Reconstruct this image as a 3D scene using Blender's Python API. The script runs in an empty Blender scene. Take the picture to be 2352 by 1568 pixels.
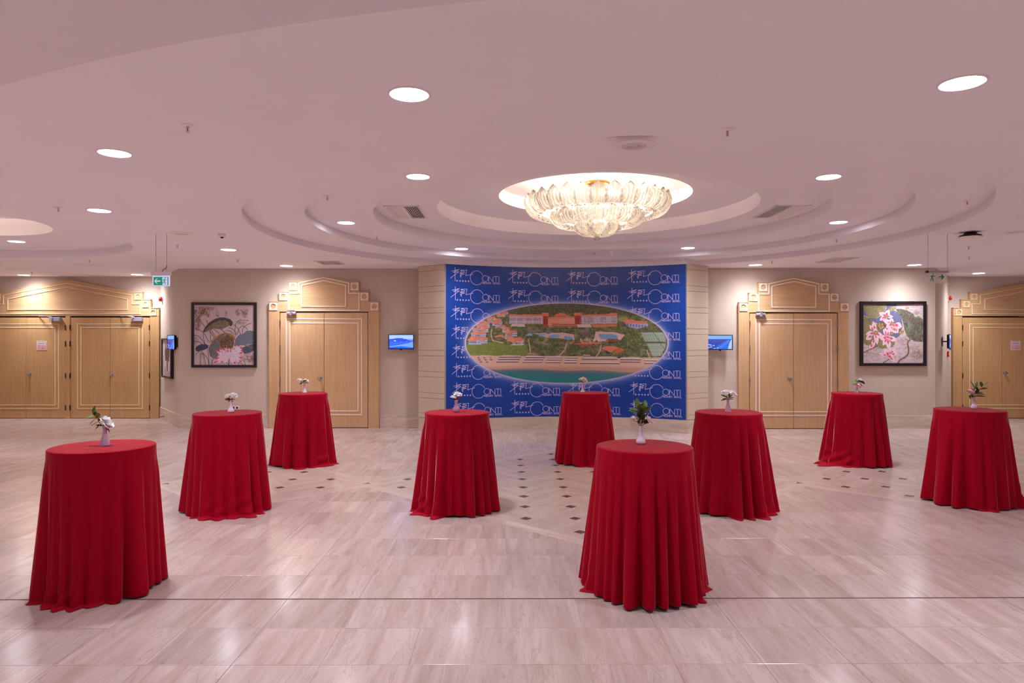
import bpy, bmesh, math, random
import numpy as np
from mathutils import Vector, Matrix
from mathutils.geometry import tessellate_polygon
PI = math.pi
scene = bpy.context.scene
COL = scene.collection
random.seed(7)

# ------------------------------------------------------------------ camera, world, exposure
cam_d = bpy.data.cameras.new('camera'); cam = bpy.data.objects.new('camera', cam_d); COL.objects.link(cam)
CAM_H = 1.91; F = 1568.0
cam.location = (0, 0, CAM_H); cam.rotation_euler = (PI/2, 0, 0)
cam_d.sensor_width = 36; cam_d.lens = 24; cam_d.clip_end = 100; cam_d.clip_start = 0.05
scene.camera = cam
world = bpy.data.worlds.new('world'); scene.world = world; world.use_nodes = True
world.node_tree.nodes['Background'].inputs[0].default_value = (0.8, 0.75, 0.85, 1)
world.node_tree.nodes['Background'].inputs[1].default_value = 0.02
scene.view_settings.view_transform = 'Standard'; scene.view_settings.look = 'None'
scene.view_settings.gamma = 1; scene.view_settings.use_curve_mapping = False
scene.view_settings.exposure = 1.22
DOWN = 92.0          # radiance of the downlight diffusers
BULB = 3.7           # watts of each bulb in the chandelier
DOWN_COL = (0.90, 0.925, 1.0)

def at(px, py, Y):
    """a point at distance Y in front of the viewer, measured in the photograph"""
    return Vector(((px-1176)/F*Y, Y, CAM_H+(784-py)/F*Y))
def on_ceiling(px, py, z):
    Y = F*(z-CAM_H)/(784-py)
    return Vector(((px-1176)/F*Y, Y, z))

# ------------------------------------------------------------------ materials
def lin(c):
    out = []
    for v in c[:3]:
        v = v/255.0
        out.append(v/12.92 if v <= 0.04045 else ((v+0.055)/1.055)**2.4)
    return tuple(out)+(1.0,)
def new_mat(name):
    m = bpy.data.materials.new(name); m.use_nodes = True
    nt = m.node_tree
    b = nt.nodes['Principled BSDF']
    return m, nt, b
def N(nt, t, **kw):
    n = nt.nodes.new(t)
    for k, v in kw.items(): setattr(n, k, v)
    return n
def simple(name, c, rough=0.6, metal=0.0, spec=0.5, noise=0.0, nscale=8, bump=0.0, bscale=60, coat=0):
    m, nt, b = new_mat(name)
    b.inputs['Roughness'].default_value = rough; b.inputs['Metallic'].default_value = metal
    b.inputs['Specular IOR Level'].default_value = spec
    b.inputs['Coat Weight'].default_value = coat
    L = lin(c)
    tc = N(nt, 'ShaderNodeTexCoord')
    nz = N(nt, 'ShaderNodeTexNoise'); nz.inputs['Scale'].default_value = nscale; nz.inputs['Detail'].default_value = 3
    nt.links.new(tc.outputs['Object'], nz.inputs['Vector'])
    cr = N(nt, 'ShaderNodeValToRGB')
    k = max(noise, 0.01)
    cr.color_ramp.elements[0].position = 0.3; cr.color_ramp.elements[1].position = 0.7
    cr.color_ramp.elements[0].color = (L[0]*(1-k), L[1]*(1-k), L[2]*(1-k), 1)
    cr.color_ramp.elements[1].color = (min(1, L[0]*(1+k)), min(1, L[1]*(1+k)), min(1, L[2]*(1+k)), 1)
    nt.links.new(nz.outputs['Fac'], cr.inputs['Fac']); nt.links.new(cr.outputs['Color'], b.inputs['Base Color'])
    if bump:
        n2 = N(nt, 'ShaderNodeTexNoise'); n2.inputs['Scale'].default_value = bscale
        nt.links.new(tc.outputs['Object'], n2.inputs['Vector'])
        bp = N(nt, 'ShaderNodeBump'); bp.inputs['Strength'].default_value = bump; bp.inputs['Distance'].default_value = 0.01
        nt.links.new(n2.outputs['Fac'], bp.inputs['Height']); nt.links.new(bp.outputs['Normal'], b.inputs['Normal'])
    return m
def emitter(name, c, s):
    m, nt, b = new_mat(name)
    b.inputs['Base Color'].default_value = (c[0]*.3, c[1]*.3, c[2]*.3, 1)
    b.inputs['Emission Color'].default_value = tuple(c)+(1,); b.inputs['Emission Strength'].default_value = s
    return m
def grain(name, c1, c2, axis='Z', rough=0.35, spec=0.4):
    m, nt, b = new_mat(name)
    tc = N(nt, 'ShaderNodeTexCoord'); mp = N(nt, 'ShaderNodeMapping')
    sc = {'Z': (22, 22, 0.9), 'X': (0.9, 22, 22)}[axis]
    mp.inputs['Scale'].default_value = sc
    nt.links.new(tc.outputs['Object'], mp.inputs['Vector'])
    nz = N(nt, 'ShaderNodeTexNoise'); nz.inputs['Scale'].default_value = 1.6; nz.inputs['Detail'].default_value = 6; nz.inputs['Distortion'].default_value = 0.5
    nt.links.new(mp.outputs['Vector'], nz.inputs['Vector'])
    n2 = N(nt, 'ShaderNodeTexNoise'); n2.inputs['Scale'].default_value = 0.9; nt.links.new(tc.outputs['Object'], n2.inputs['Vector'])
    mx = N(nt, 'ShaderNodeMath', operation='ADD'); nt.links.new(nz.outputs['Fac'], mx.inputs[0])
    m2 = N(nt, 'ShaderNodeMath', operation='MULTIPLY'); m2.inputs[1].default_value = 0.6
    nt.links.new(n2.outputs['Fac'], m2.inputs[0]); nt.links.new(m2.outputs[0], mx.inputs[1])
    cr = N(nt, 'ShaderNodeValToRGB'); cr.color_ramp.elements[0].position = 0.55; cr.color_ramp.elements[1].position = 1.0
    cr.color_ramp.elements[0].color = lin(c1); cr.color_ramp.elements[1].color = lin(c2)
    nt.links.new(mx.outputs[0], cr.inputs['Fac']); nt.links.new(cr.outputs['Color'], b.inputs['Base Color'])
    b.inputs['Roughness'].default_value = rough; b.inputs['Specular IOR Level'].default_value = spec
    return m
def marble(name, base, vein, dark, scale=(9, 0.7, 6), rough=0.16, spec=0.5, rot=0.0, cell=(0.525, 0.515), off=(-0.062, 5.07), tint=0.12, coord='Position', fold=None):
    """streaked limestone; every tile cell gets its own shift and tint"""
    m, nt, b = new_mat(name)
    g = N(nt, 'ShaderNodeNewGeometry')
    sub = N(nt, 'ShaderNodeVectorMath', operation='SUBTRACT'); sub.inputs[1].default_value = (off[0], off[1], 0)
    nt.links.new(g.outputs['Position'], sub.inputs[0])
    div = N(nt, 'ShaderNodeVectorMath', operation='DIVIDE'); div.inputs[1].default_value = (cell[0], cell[1], 5)
    nt.links.new(sub.outputs[0], div.inputs[0])
    fl = N(nt, 'ShaderNodeVectorMath', operation='FLOOR'); nt.links.new(div.outputs[0], fl.inputs[0])
    wn = N(nt, 'ShaderNodeTexWhiteNoise', noise_dimensions='3D'); nt.links.new(fl.outputs[0], wn.inputs['Vector'])
    sc = N(nt, 'ShaderNodeVectorMath', operation='SCALE'); sc.inputs['Scale'].default_value = 3.0
    nt.links.new(wn.outputs['Color'], sc.inputs[0])
    rt = N(nt, 'ShaderNodeVectorRotate', rotation_type='Z_AXIS')
    nt.links.new(g.outputs['Position'], rt.inputs['Vector']); rt.inputs['Angle'].default_value = rot
    if fold is not None:
        # veins mirrored in a chevron on both sides of an axis
        sp = N(nt, 'ShaderNodeSeparateXYZ'); nt.links.new(div.outputs[0], sp.inputs[0])
        pp = N(nt, 'ShaderNodeMath', operation='PINGPONG'); pp.inputs[1].default_value = 1.0; nt.links.new(sp.outputs[0], pp.inputs[0])
        cb = N(nt, 'ShaderNodeCombineXYZ'); nt.links.new(pp.outputs[0], cb.inputs[0]); nt.links.new(sp.outputs[1], cb.inputs[1])
        s2 = N(nt, 'ShaderNodeVectorMath', operation='SCALE'); s2.inputs['Scale'].default_value = cell[0]; nt.links.new(cb.outputs[0], s2.inputs[0])
        nt.links.new(s2.outputs[0], rt.inputs['Vector'])
    ad = N(nt, 'ShaderNodeVectorMath', operation='ADD'); nt.links.new(rt.outputs[0], ad.inputs[0]); nt.links.new(sc.outputs[0], ad.inputs[1])
    mu = N(nt, 'ShaderNodeVectorMath', operation='MULTIPLY'); mu.inputs[1].default_value = scale; nt.links.new(ad.outputs[0], mu.inputs[0])
    n1 = N(nt, 'ShaderNodeTexNoise'); n1.inputs['Scale'].default_value = 1.3; n1.inputs['Detail'].default_value = 7; n1.inputs['Roughness'].default_value = 0.62; n1.inputs['Distortion'].default_value = 0.55
    nt.links.new(mu.outputs[0], n1.inputs['Vector'])
    mu2 = N(nt, 'ShaderNodeVectorMath', operation='MULTIPLY'); mu2.inputs[1].default_value = (scale[0]*1.1, scale[1]*1.4, scale[2]); nt.links.new(ad.outputs[0], mu2.inputs[0])
    n2 = N(nt, 'ShaderNodeTexNoise'); n2.inputs['Scale'].default_value = 1.7; n2.inputs['Detail'].default_value = 5; n2.inputs['Distortion'].default_value = 1.2
    nt.links.new(mu2.outputs[0], n2.inputs['Vector'])
    cr = N(nt, 'ShaderNodeValToRGB'); e = cr.color_ramp.elements
    e[0].position = 0.30; e[0].color = lin(vein); e[1].position = 0.66; e[1].color = lin(base)
    nt.links.new(n1.outputs['Fac'], cr.inputs['Fac'])
    # thin darker streaks where the second noise crosses its middle value
    a = N(nt, 'ShaderNodeMath', operation='SUBTRACT'); a.inputs[1].default_value = 0.5; nt.links.new(n2.outputs['Fac'], a.inputs[0])
    ab = N(nt, 'ShaderNodeMath', operation='ABSOLUTE'); nt.links.new(a.outputs[0], ab.inputs[0])
    mr = N(nt, 'ShaderNodeMapRange'); mr.inputs['From Min'].default_value = 0.0; mr.inputs['From Max'].default_value = 0.022
    mr.inputs['To Min'].default_value = 0.32; mr.inputs['To Max'].default_value = 0.0; nt.links.new(ab.outputs[0], mr.inputs['Value'])
    mx = N(nt, 'ShaderNodeMix', data_type='RGBA'); nt.links.new(mr.outputs[0], mx.inputs['Factor'])
    nt.links.new(cr.outputs['Color'], mx.inputs['A']); mx.inputs['B'].default_value = lin(dark)
    tr = N(nt, 'ShaderNodeMapRange'); tr.inputs['From Min'].default_value = 0.0; tr.inputs['From Max'].default_value = 1.0
    tr.inputs['To Min'].default_value = 1-tint; tr.inputs['To Max'].default_value = 1+tint*0.4; nt.links.new(wn.outputs['Value'], tr.inputs['Value'])
    sc2 = N(nt, 'ShaderNodeVectorMath', operation='SCALE'); nt.links.new(mx.outputs['Result'], sc2.inputs[0]); nt.links.new(tr.outputs[0], sc2.inputs['Scale'])
    nt.links.new(sc2.outputs[0], b.inputs['Base Color'])
    b.inputs['Roughness'].default_value = rough; b.inputs['Specular IOR Level'].default_value = spec
    return m
def vcol_mat(name, rough=0.5, spec=0.3, emit=0.0, coat=0.0, bump=0.0):
    m, nt, b = new_mat(name)
    at_ = N(nt, 'ShaderNodeAttribute', attribute_name='print'); 
    if emit:
        b.inputs['Base Color'].default_value = (0.01, 0.01, 0.01, 1)
        nt.links.new(at_.outputs['Color'], b.inputs['Emission Color']); b.inputs['Emission Strength'].default_value = emit
    else:
        nt.links.new(at_.outputs['Color'], b.inputs['Base Color'])
    b.inputs['Roughness'].default_value = rough; b.inputs['Specular IOR Level'].default_value = spec; b.inputs['Coat Weight'].default_value = coat
    if bump:
        tc = N(nt, 'ShaderNodeTexCoord'); mp = N(nt, 'ShaderNodeMapping'); mp.inputs['Scale'].default_value = (3, 3, 0.25)
        nt.links.new(tc.outputs['Object'], mp.inputs['Vector'])
        nz = N(nt, 'ShaderNodeTexNoise'); nz.inputs['Scale'].default_value = 2.2; nt.links.new(mp.outputs['Vector'], nz.inputs['Vector'])
        bp = N(nt, 'ShaderNodeBump'); bp.inputs['Strength'].default_value = bump; bp.inputs['Distance'].default_value = 0.02
        nt.links.new(nz.outputs['Fac'], bp.inputs['Height']); nt.links.new(bp.outputs['Normal'], b.inputs['Normal'])
    return m

M = {}
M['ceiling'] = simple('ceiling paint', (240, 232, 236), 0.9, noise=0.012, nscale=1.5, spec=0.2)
M['soffit'] = simple('shade-darkened soffit', (228, 218, 223), 0.9, noise=0.012, nscale=1.5, spec=0.2)  # ceiling colour darkened: the soffit's dimmer light is painted into it
M['wall'] = simple('wall paint', (207, 188, 174), 0.75, noise=0.03, nscale=3, bump=0.12, bscale=140, spec=0.25)
M['panel'] = simple('panel paint', (208, 190, 168), 0.6, noise=0.02, nscale=3, spec=0.3)
M['groove'] = simple('groove shadow gap', (120, 100, 80), 0.9)
M['skirt'] = marble('skirting stone', (226, 208, 192), (196, 174, 158), (150, 122, 108), scale=(0.9, 0.9, 7), rough=0.3, cell=(1.3, 50), tint=0.06)
M['tile'] = marble('floor stone', (203, 182, 178), (178, 153, 146), (150, 124, 111), scale=(6.0, 0.6, 6), rough=0.17, spec=0.40)
M['tile_in'] = marble('floor stone medallion', (203, 184, 176), (183, 161, 150), (154, 128, 113), scale=(6.5, 0.8, 6), rot=0.7, rough=0.17, spec=0.40, cell=(0.53, 0.526), off=(0.19, 7.37), fold=1, tint=0.05)
M['band_a'] = marble('border stone', (211, 192, 183), (191, 169, 159), (165, 135, 120), scale=(8, 0.7, 6), rot=0.78, tint=0.04, cell=(30, 30))
M['band_b'] = marble('border stone crosswise', (211, 192, 183), (191, 169, 159), (165, 135, 120), scale=(8, 0.7, 6), rot=-0.78, tint=0.04, cell=(30, 30))
M['inlay'] = simple('dark stone inlay', (92, 72, 68), 0.2, noise=0.15, nscale=30)
M['grout'] = simple('grout', (222, 196, 190), 0.6, noise=0.05)
M['joint'] = simple('joint strip', (84, 66, 62), 0.6, noise=0.2, nscale=15)
M['wood'] = grain('maple veneer', (199, 156, 112), (214, 174, 134))
M['wood2'] = grain('maple veneer aged', (186, 142, 93), (202, 161, 113))
M['wood_h'] = grain('maple veneer crosswise', (198, 156, 112), (213, 174, 134), axis='X')
M['trim'] = simple('white trim', (240, 224, 208), 0.45)
M['trim2'] = simple('cream trim', (236, 214, 170), 0.45)
M['gap'] = simple('dark gap', (40, 28, 20), 0.9)
M['steel'] = simple('brushed steel', (190, 186, 190), 0.28, metal=1.0)
M['greymetal'] = simple('grey painted metal', (165, 158, 172), 0.4, metal=0.3)
M['bronze'] = simple('dark bronze', (74, 56, 44), 0.45, metal=0.7)
M['black'] = simple('black lacquer', (32, 22, 26), 0.4)
M['blackp'] = simple('black plastic', (20, 20, 26), 0.35)
M['whitep'] = simple('white plastic', (226, 214, 220), 0.4)
M['ceilp'] = simple('ceiling fitting white', (236, 226, 226), 0.5)
M['dark'] = simple('duct dark', (26, 20, 20), 0.9)
M['red'] = simple('alarm red', (196, 24, 30), 0.35)
M['brass'] = simple('brass', (206, 150, 70), 0.3, metal=0.9)
M['ceramic'] = simple('white ceramic', (228, 212, 236), 0.12, noise=0.02, coat=0.5)
M['ceramic_s'] = simple('speckled ceramic', (216, 194, 224), 0.12, noise=0.1, nscale=260, bump=0.25, bscale=300)
M['rose'] = simple('rose petals', (255, 250, 252), 0.6, noise=0.05, nscale=40, spec=0.2)
M['rose_w'] = simple('cream petals', (250, 232, 214), 0.6, noise=0.05, nscale=40, spec=0.2)
M['rose_p'] = simple('pink petals', (250, 228, 234), 0.6, noise=0.08, nscale=40, spec=0.2)
M['leafm'] = simple('leaf green', (98, 128, 62), 0.4, noise=0.3, nscale=30)
M['leafd'] = simple('dark leaf', (62, 84, 52), 0.45, noise=0.3, nscale=30)
M['leafb'] = simple('bronze leaf', (124, 84, 48), 0.45, noise=0.3, nscale=30)
M['stem'] = simple('stem', (70, 72, 40), 0.6)
def lamp_mat():
    m = emitter('downlight diffuser', DOWN_COL, DOWN); nt = m.node_tree; b = nt.nodes['Principled BSDF']
    g = N(nt, 'ShaderNodeNewGeometry'); dt = N(nt, 'ShaderNodeVectorMath', operation='DOT_PRODUCT')       # beam of the reflector: strongest straight down
    nt.links.new(g.outputs['Incoming'], dt.inputs[0]); nt.links.new(g.outputs['Normal'], dt.inputs[1])
    mr = N(nt, 'ShaderNodeMapRange'); mr.inputs['From Min'].default_value = 0.0; mr.inputs['From Max'].default_value = 1.0
    mr.inputs['To Min'].default_value = DOWN*.14; mr.inputs['To Max'].default_value = DOWN*2.6
    pw = N(nt, 'ShaderNodeMath', operation='POWER'); pw.inputs[1].default_value = 3.4; nt.links.new(dt.outputs['Value'], pw.inputs[0]); nt.links.new(pw.outputs[0], mr.inputs['Value']); nt.links.new(mr.outputs[0], b.inputs['Emission Strength'])
    return m
M['lamp'] = lamp_mat()
M['bulb'] = emitter('warm bulb', (1.0, 0.86, 0.68), 2.5)
M['green_e'] = emitter('lit green', lin((20, 130, 95))[:3], 0.42)
M['green'] = simple('exit green', (24, 150, 104), 0.4)
M['sign_w'] = emitter('lit white', (0.62, 0.6, 0.9), 0.36)
M['paper'] = simple('paper', (226, 214, 214), 0.6)
M['ink_r'] = simple('red ink', (200, 40, 60), 0.6)
M['ink_d'] = simple('dark ink', (90, 60, 80), 0.6)
M['print'] = vcol_mat('printed vinyl', rough=0.26, spec=0.4, bump=0.05)
M['photo'] = vcol_mat('printed photograph', rough=0.4, spec=0.25)
M['canvas'] = vcol_mat('painted canvas', rough=0.7, spec=0.15)
M['screen'] = vcol_mat('lit screen', rough=0.3, emit=0.62)
M['logo'] = simple('pale lilac print', (206, 192, 232), 0.35)
M['vinyl'] = M['print']
def clear_mat():
    m, nt, b = new_mat('clear acrylic')
    b.inputs['Base Color'].default_value = (0.95, 0.93, 0.95, 1); b.inputs['Roughness'].default_value = 0.05
    b.inputs['Alpha'].default_value = 0.25
    return m
M['acrylic'] = clear_mat()
def cloth_mat():
    m, nt, b = new_mat('red tablecloth')
    tc = N(nt, 'ShaderNodeTexCoord')
    nz = N(nt, 'ShaderNodeTexNoise'); nz.inputs['Scale'].default_value = 260; nz.inputs['Detail'].default_value = 4
    nt.links.new(tc.outputs['Object'], nz.inputs['Vector'])
    n3 = N(nt, 'ShaderNodeTexNoise'); n3.inputs['Scale'].default_value = 9; nt.links.new(tc.outputs['Object'], n3.inputs['Vector'])
    mx = N(nt, 'ShaderNodeMix', data_type='RGBA'); mx.inputs['A'].default_value = lin((146, 0, 26)); mx.inputs['B'].default_value = lin((176, 0, 36))
    nt.links.new(nz.outputs['Fac'], mx.inputs['Factor']); nt.links.new(mx.outputs['Result'], b.inputs['Base Color'])
    b.inputs['Roughness'].default_value = 0.62; b.inputs['Specular IOR Level'].default_value = 0.08
    b.inputs['Sheen Weight'].default_value = 1.0; b.inputs['Sheen Roughness'].default_value = 0.20
    b.inputs['Sheen Tint'].default_value = (1.0, 0.48, 0.52, 1)
    bp = N(nt, 'ShaderNodeBump'); bp.inputs['Strength'].default_value = 0.12; bp.inputs['Distance'].default_value = 0.004
    nt.links.new(nz.outputs['Fac'], bp.inputs['Height']); nt.links.new(bp.outputs['Normal'], b.inputs['Normal'])
    return m
M['cloth'] = cloth_mat()
def glass_leaf_mat():
    m, nt, b = new_mat('ribbed frosted glass')
    out = nt.nodes['Material Output']
    tc = N(nt, 'ShaderNodeTexCoord'); mp = N(nt, 'ShaderNodeMapping'); mp.inputs['Scale'].default_value = (1, 1, 0.3)
    nt.links.new(tc.outputs['Object'], mp.inputs['Vector'])
    nz = N(nt, 'ShaderNodeTexNoise'); nz.inputs['Scale'].default_value = 90; nt.links.new(mp.outputs['Vector'], nz.inputs['Vector'])
    bp = N(nt, 'ShaderNodeBump'); bp.inputs['Strength'].default_value = 0.6; bp.inputs['Distance'].default_value = 0.01
    nt.links.new(nz.outputs['Fac'], bp.inputs['Height'])
    tl = N(nt, 'ShaderNodeBsdfTranslucent'); tl.inputs['Color'].default_value = (0.6, 0.55, 0.5, 1)
    sp = N(nt, 'ShaderNodeSeparateXYZ'); nt.links.new(tc.outputs['Object'], sp.inputs[0])
    sn = N(nt, 'ShaderNodeMath', operation='MULTIPLY'); sn.inputs[1].default_value = 290; nz5 = N(nt, 'ShaderNodeTexNoise'); nz5.inputs['Scale'].default_value = 22; nt.links.new(tc.outputs['Object'], nz5.inputs['Vector'])
    ad5 = N(nt, 'ShaderNodeMath', operation='MULTIPLY_ADD'); ad5.inputs[1].default_value = .02; nt.links.new(nz5.outputs['Fac'], ad5.inputs[0]); nt.links.new(sp.outputs['Y'], ad5.inputs[2]); nt.links.new(ad5.outputs[0], sn.inputs[0])
    s2 = N(nt, 'ShaderNodeMath', operation='SINE'); nt.links.new(sn.outputs[0], s2.inputs[0])
    s3 = N(nt, 'ShaderNodeMath', operation='ADD'); nt.links.new(s2.outputs[0], s3.inputs[0]); nt.links.new(nz.outputs['Fac'], s3.inputs[1])
    cr = N(nt, 'ShaderNodeValToRGB'); cr.color_ramp.elements[0].position = 0.0; cr.color_ramp.elements[0].color = (.32, .29, .25, 1); cr.color_ramp.elements[1].position = 1.0; cr.color_ramp.elements[1].color = (.66, .62, .57, 1)
    nt.links.new(s3.outputs[0], cr.inputs['Fac']); nt.links.new(cr.outputs['Color'], tl.inputs['Color']); nt.links.new(bp.outputs['Normal'], tl.inputs['Normal'])
    tp = N(nt, 'ShaderNodeBsdfTransparent')
    gl = N(nt, 'ShaderNodeBsdfGlossy'); gl.inputs['Roughness'].default_value = 0.2; nt.links.new(bp.outputs['Normal'], gl.inputs['Normal'])
    df = N(nt, 'ShaderNodeBsdfDiffuse'); df.inputs['Color'].default_value = (0.6, 0.56, 0.52, 1)
    a = N(nt, 'ShaderNodeMixShader'); a.inputs[0].default_value = 0.25; nt.links.new(tl.outputs[0], a.inputs[1]); nt.links.new(df.outputs[0], a.inputs[2])
    c = N(nt, 'ShaderNodeMixShader'); c.inputs[0].default_value = 0.28; nt.links.new(a.outputs[0], c.inputs[1]); nt.links.new(tp.outputs[0], c.inputs[2])
    d = N(nt, 'ShaderNodeMixShader'); d.inputs[0].default_value = 0.10; nt.links.new(c.outputs[0], d.inputs[1]); nt.links.new(gl.outputs[0], d.inputs[2])
    nt.links.new(d.outputs[0], out.inputs['Surface'])
    return m
M['glassleaf'] = glass_leaf_mat()

# ------------------------------------------------------------------ mesh helpers
def mk(name, verts, faces, mat, parent=None, smooth=False, loc=None, kind=None):
    me = bpy.data.meshes.new(name); me.from_pydata([tuple(v) for v in verts], [], faces); me.update()
    if smooth: me.polygons.foreach_set('use_smooth', [True]*len(me.polygons))
    if mat: me.materials.append(M[mat] if isinstance(mat, str) else mat)
    o = bpy.data.objects.new(name, me); COL.objects.link(o)
    if parent: o.parent = parent
    if loc is not None: o.location = loc
    if kind: o['kind'] = kind
    return o
def empty(name, loc=(0, 0, 0), rz=0.0, parent=None):
    o = bpy.data.objects.new(name, None); COL.objects.link(o); o.empty_display_size = 0.1
    o.location = loc; o.rotation_euler = (0, 0, rz)
    if parent: o.parent = parent
    return o
def tag(o, label=None, cat=None, group=None, kind=None):
    if label: o['label'] = label
    if cat: o['category'] = cat
    if group: o['group'] = group
    if kind: o['kind'] = kind
    return o
def link_like(o, name, parent, loc=None, rot=None):
    c = o.copy(); c.name = name; COL.objects.link(c); c.parent = parent
    if loc is not None: c.location = loc
    if rot is not None: c.rotation_euler = rot
    return c
def copy_tree(root, children, parent=None):
    c = root.copy(); COL.objects.link(c); c.parent = parent
    for ch in children.get(root.name, []): copy_tree(ch, children, c)
    return c
class MB:
    def __init__(s): s.v = []; s.f = []
    def add(s, vs, fs):
        b = len(s.v); s.v += [tuple(v) for v in vs]; s.f += [tuple(i+b for i in f) for f in fs]; return s
    def box(s, x0, x1, y0, y1, z0, z1, ch=0.0):
        if ch <= 0:
            return s.add([(x0,y0,z0),(x1,y0,z0),(x1,y1,z0),(x0,y1,z0),(x0,y0,z1),(x1,y0,z1),(x1,y1,z1),(x0,y1,z1)],
                  [(0,3,2,1),(4,5,6,7),(0,1,5,4),(1,2,6,5),(2,3,7,6),(3,0,4,7)])
        bm = bmesh.new(); bmesh.ops.create_cube(bm, size=1)
        for v in bm.verts: v.co = Vector((x0+(v.co.x+.5)*(x1-x0), y0+(v.co.y+.5)*(y1-y0), z0+(v.co.z+.5)*(z1-z0)))
        bmesh.ops.bevel(bm, geom=list(bm.edges), offset=ch, segments=2, affect='EDGES', profile=0.5)
        bm.verts.index_update(); s.add([v.co[:] for v in bm.verts], [tuple(v.index for v in f.verts) for f in bm.faces]); bm.free(); return s
    def prism(s, pts, a, b, axis='y'):
        """extrude a 2D polygon; axis y: pts are (x, z); axis z: pts are (x, y)"""
        n = len(pts)
        P = (lambda p, t: (p[0], t, p[1])) if axis == 'y' else (lambda p, t: (p[0], p[1], t))
        vs = [P(p, a) for p in pts]+[P(p, b) for p in pts]
        tri = tessellate_polygon([[Vector((p[0], p[1], 0)) for p in pts]])
        fs = [tuple(t) for t in tri]+[tuple(i+n for i in reversed(t)) for t in tri]
        fs += [(i, (i+1) % n, n+(i+1) % n, n+i) for i in range(n)]
        return s.add(vs, fs)
    def lathe(s, prof, seg=24, c=(0, 0, 0), caps=True):
        b = []
        for r, z in prof:
            for k in range(seg):
                a = 2*PI*k/seg; b.append((c[0]+r*math.cos(a), c[1]+r*math.sin(a), c[2]+z))
        fs = []
        for i in range(len(prof)-1):
            for k in range(seg):
                fs.append((i*seg+k, i*seg+(k+1) % seg, (i+1)*seg+(k+1) % seg, (i+1)*seg+k))
        if caps:
            fs.append(tuple(reversed(range(seg)))); m = (len(prof)-1)*seg; fs.append(tuple(range(m, m+seg)))
        return s.add(b, fs)
    def tube(s, pts, r, seg=8):
        pts = [Vector(p) for p in pts]; n = len(pts)
        rr = r if isinstance(r, (list, tuple)) else [r]*n
        vs = []
        up = Vector((0, 0, 1))
        for i, p in enumerate(pts):
            d = (pts[min(i+1, n-1)]-pts[max(i-1, 0)]).normalized()
            a = d.cross(up)
            if a.length < 0.05: a = d.cross(Vector((0, 1, 0)))
            a.normalize(); b = d.cross(a).normalized()
            for k in range(seg):
                t = 2*PI*k/seg; vs.append(p+(a*math.cos(t)+b*math.sin(t))*rr[i])
        fs = [(i*seg+k, i*seg+(k+1) % seg, (i+1)*seg+(k+1) % seg, (i+1)*seg+k) for i in range(n-1) for k in range(seg)]
        fs += [tuple(reversed(range(seg))), tuple(range((n-1)*seg, n*seg))]
        return s.add(vs, fs)
    def ribbon(s, pts, w, y0, y1, closed=False):
        """a flat raised strip in the x-z plane with mitred corners"""
        n = len(pts); P = [Vector((p[0], p[1])) for p in pts]
        L, R = [], []
        for i in range(n):
            a = P[i-1] if (closed or i > 0) else None
            c = P[(i+1) % n] if (closed or i < n-1) else None
            d1 = (P[i]-a).normalized() if a is not None else None
            d2 = (c-P[i]).normalized() if c is not None else None
            if d1 is None: nrm = Vector((-d2.y, d2.x)); k = 1
            elif d2 is None: nrm = Vector((-d1.y, d1.x)); k = 1
            else:
                n1 = Vector((-d1.y, d1.x)); n2 = Vector((-d2.y, d2.x)); nrm = (n1+n2)
                if nrm.length < 1e-4: nrm = n1
                nrm.normalize(); k = 1/max(0.35, nrm.dot(n1))
            L.append(P[i]+nrm*w/2*k); R.append(P[i]-nrm*w/2*k)
        m = n if closed else n-1
        for i in range(m):
            j = (i+1) % n
            q = [L[i], L[j], R[j], R[i]]
            s.add([(p.x, y0, p.y) for p in q]+[(p.x, y1, p.y) for p in q],
                  [(0,1,2,3),(4,7,6,5),(0,4,5,1),(1,5,6,2),(2,6,7,3),(3,7,4,0)])
        return s
    def build(s, name, mat, parent=None, smooth=False, loc=None, kind=None, fix=True):
        o = mk(name, s.v, s.f, mat, parent, smooth, loc, kind)
        if fix:
            bm = bmesh.new(); bm.from_mesh(o.data); bmesh.ops.recalc_face_normals(bm, faces=list(bm.faces)); bm.to_mesh(o.data); bm.free()
        return o
def set_smooth_angle(o, ang=0.6):
    me = o.data
    me.polygons.foreach_set('use_smooth', [True]*len(me.polygons))
    bm = bmesh.new(); bm.from_mesh(me)
    for e in bm.edges:
        if len(e.link_faces) == 2: e.smooth = e.calc_face_angle(0) < ang
    bm.to_mesh(me); bm.free()
    return o
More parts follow.
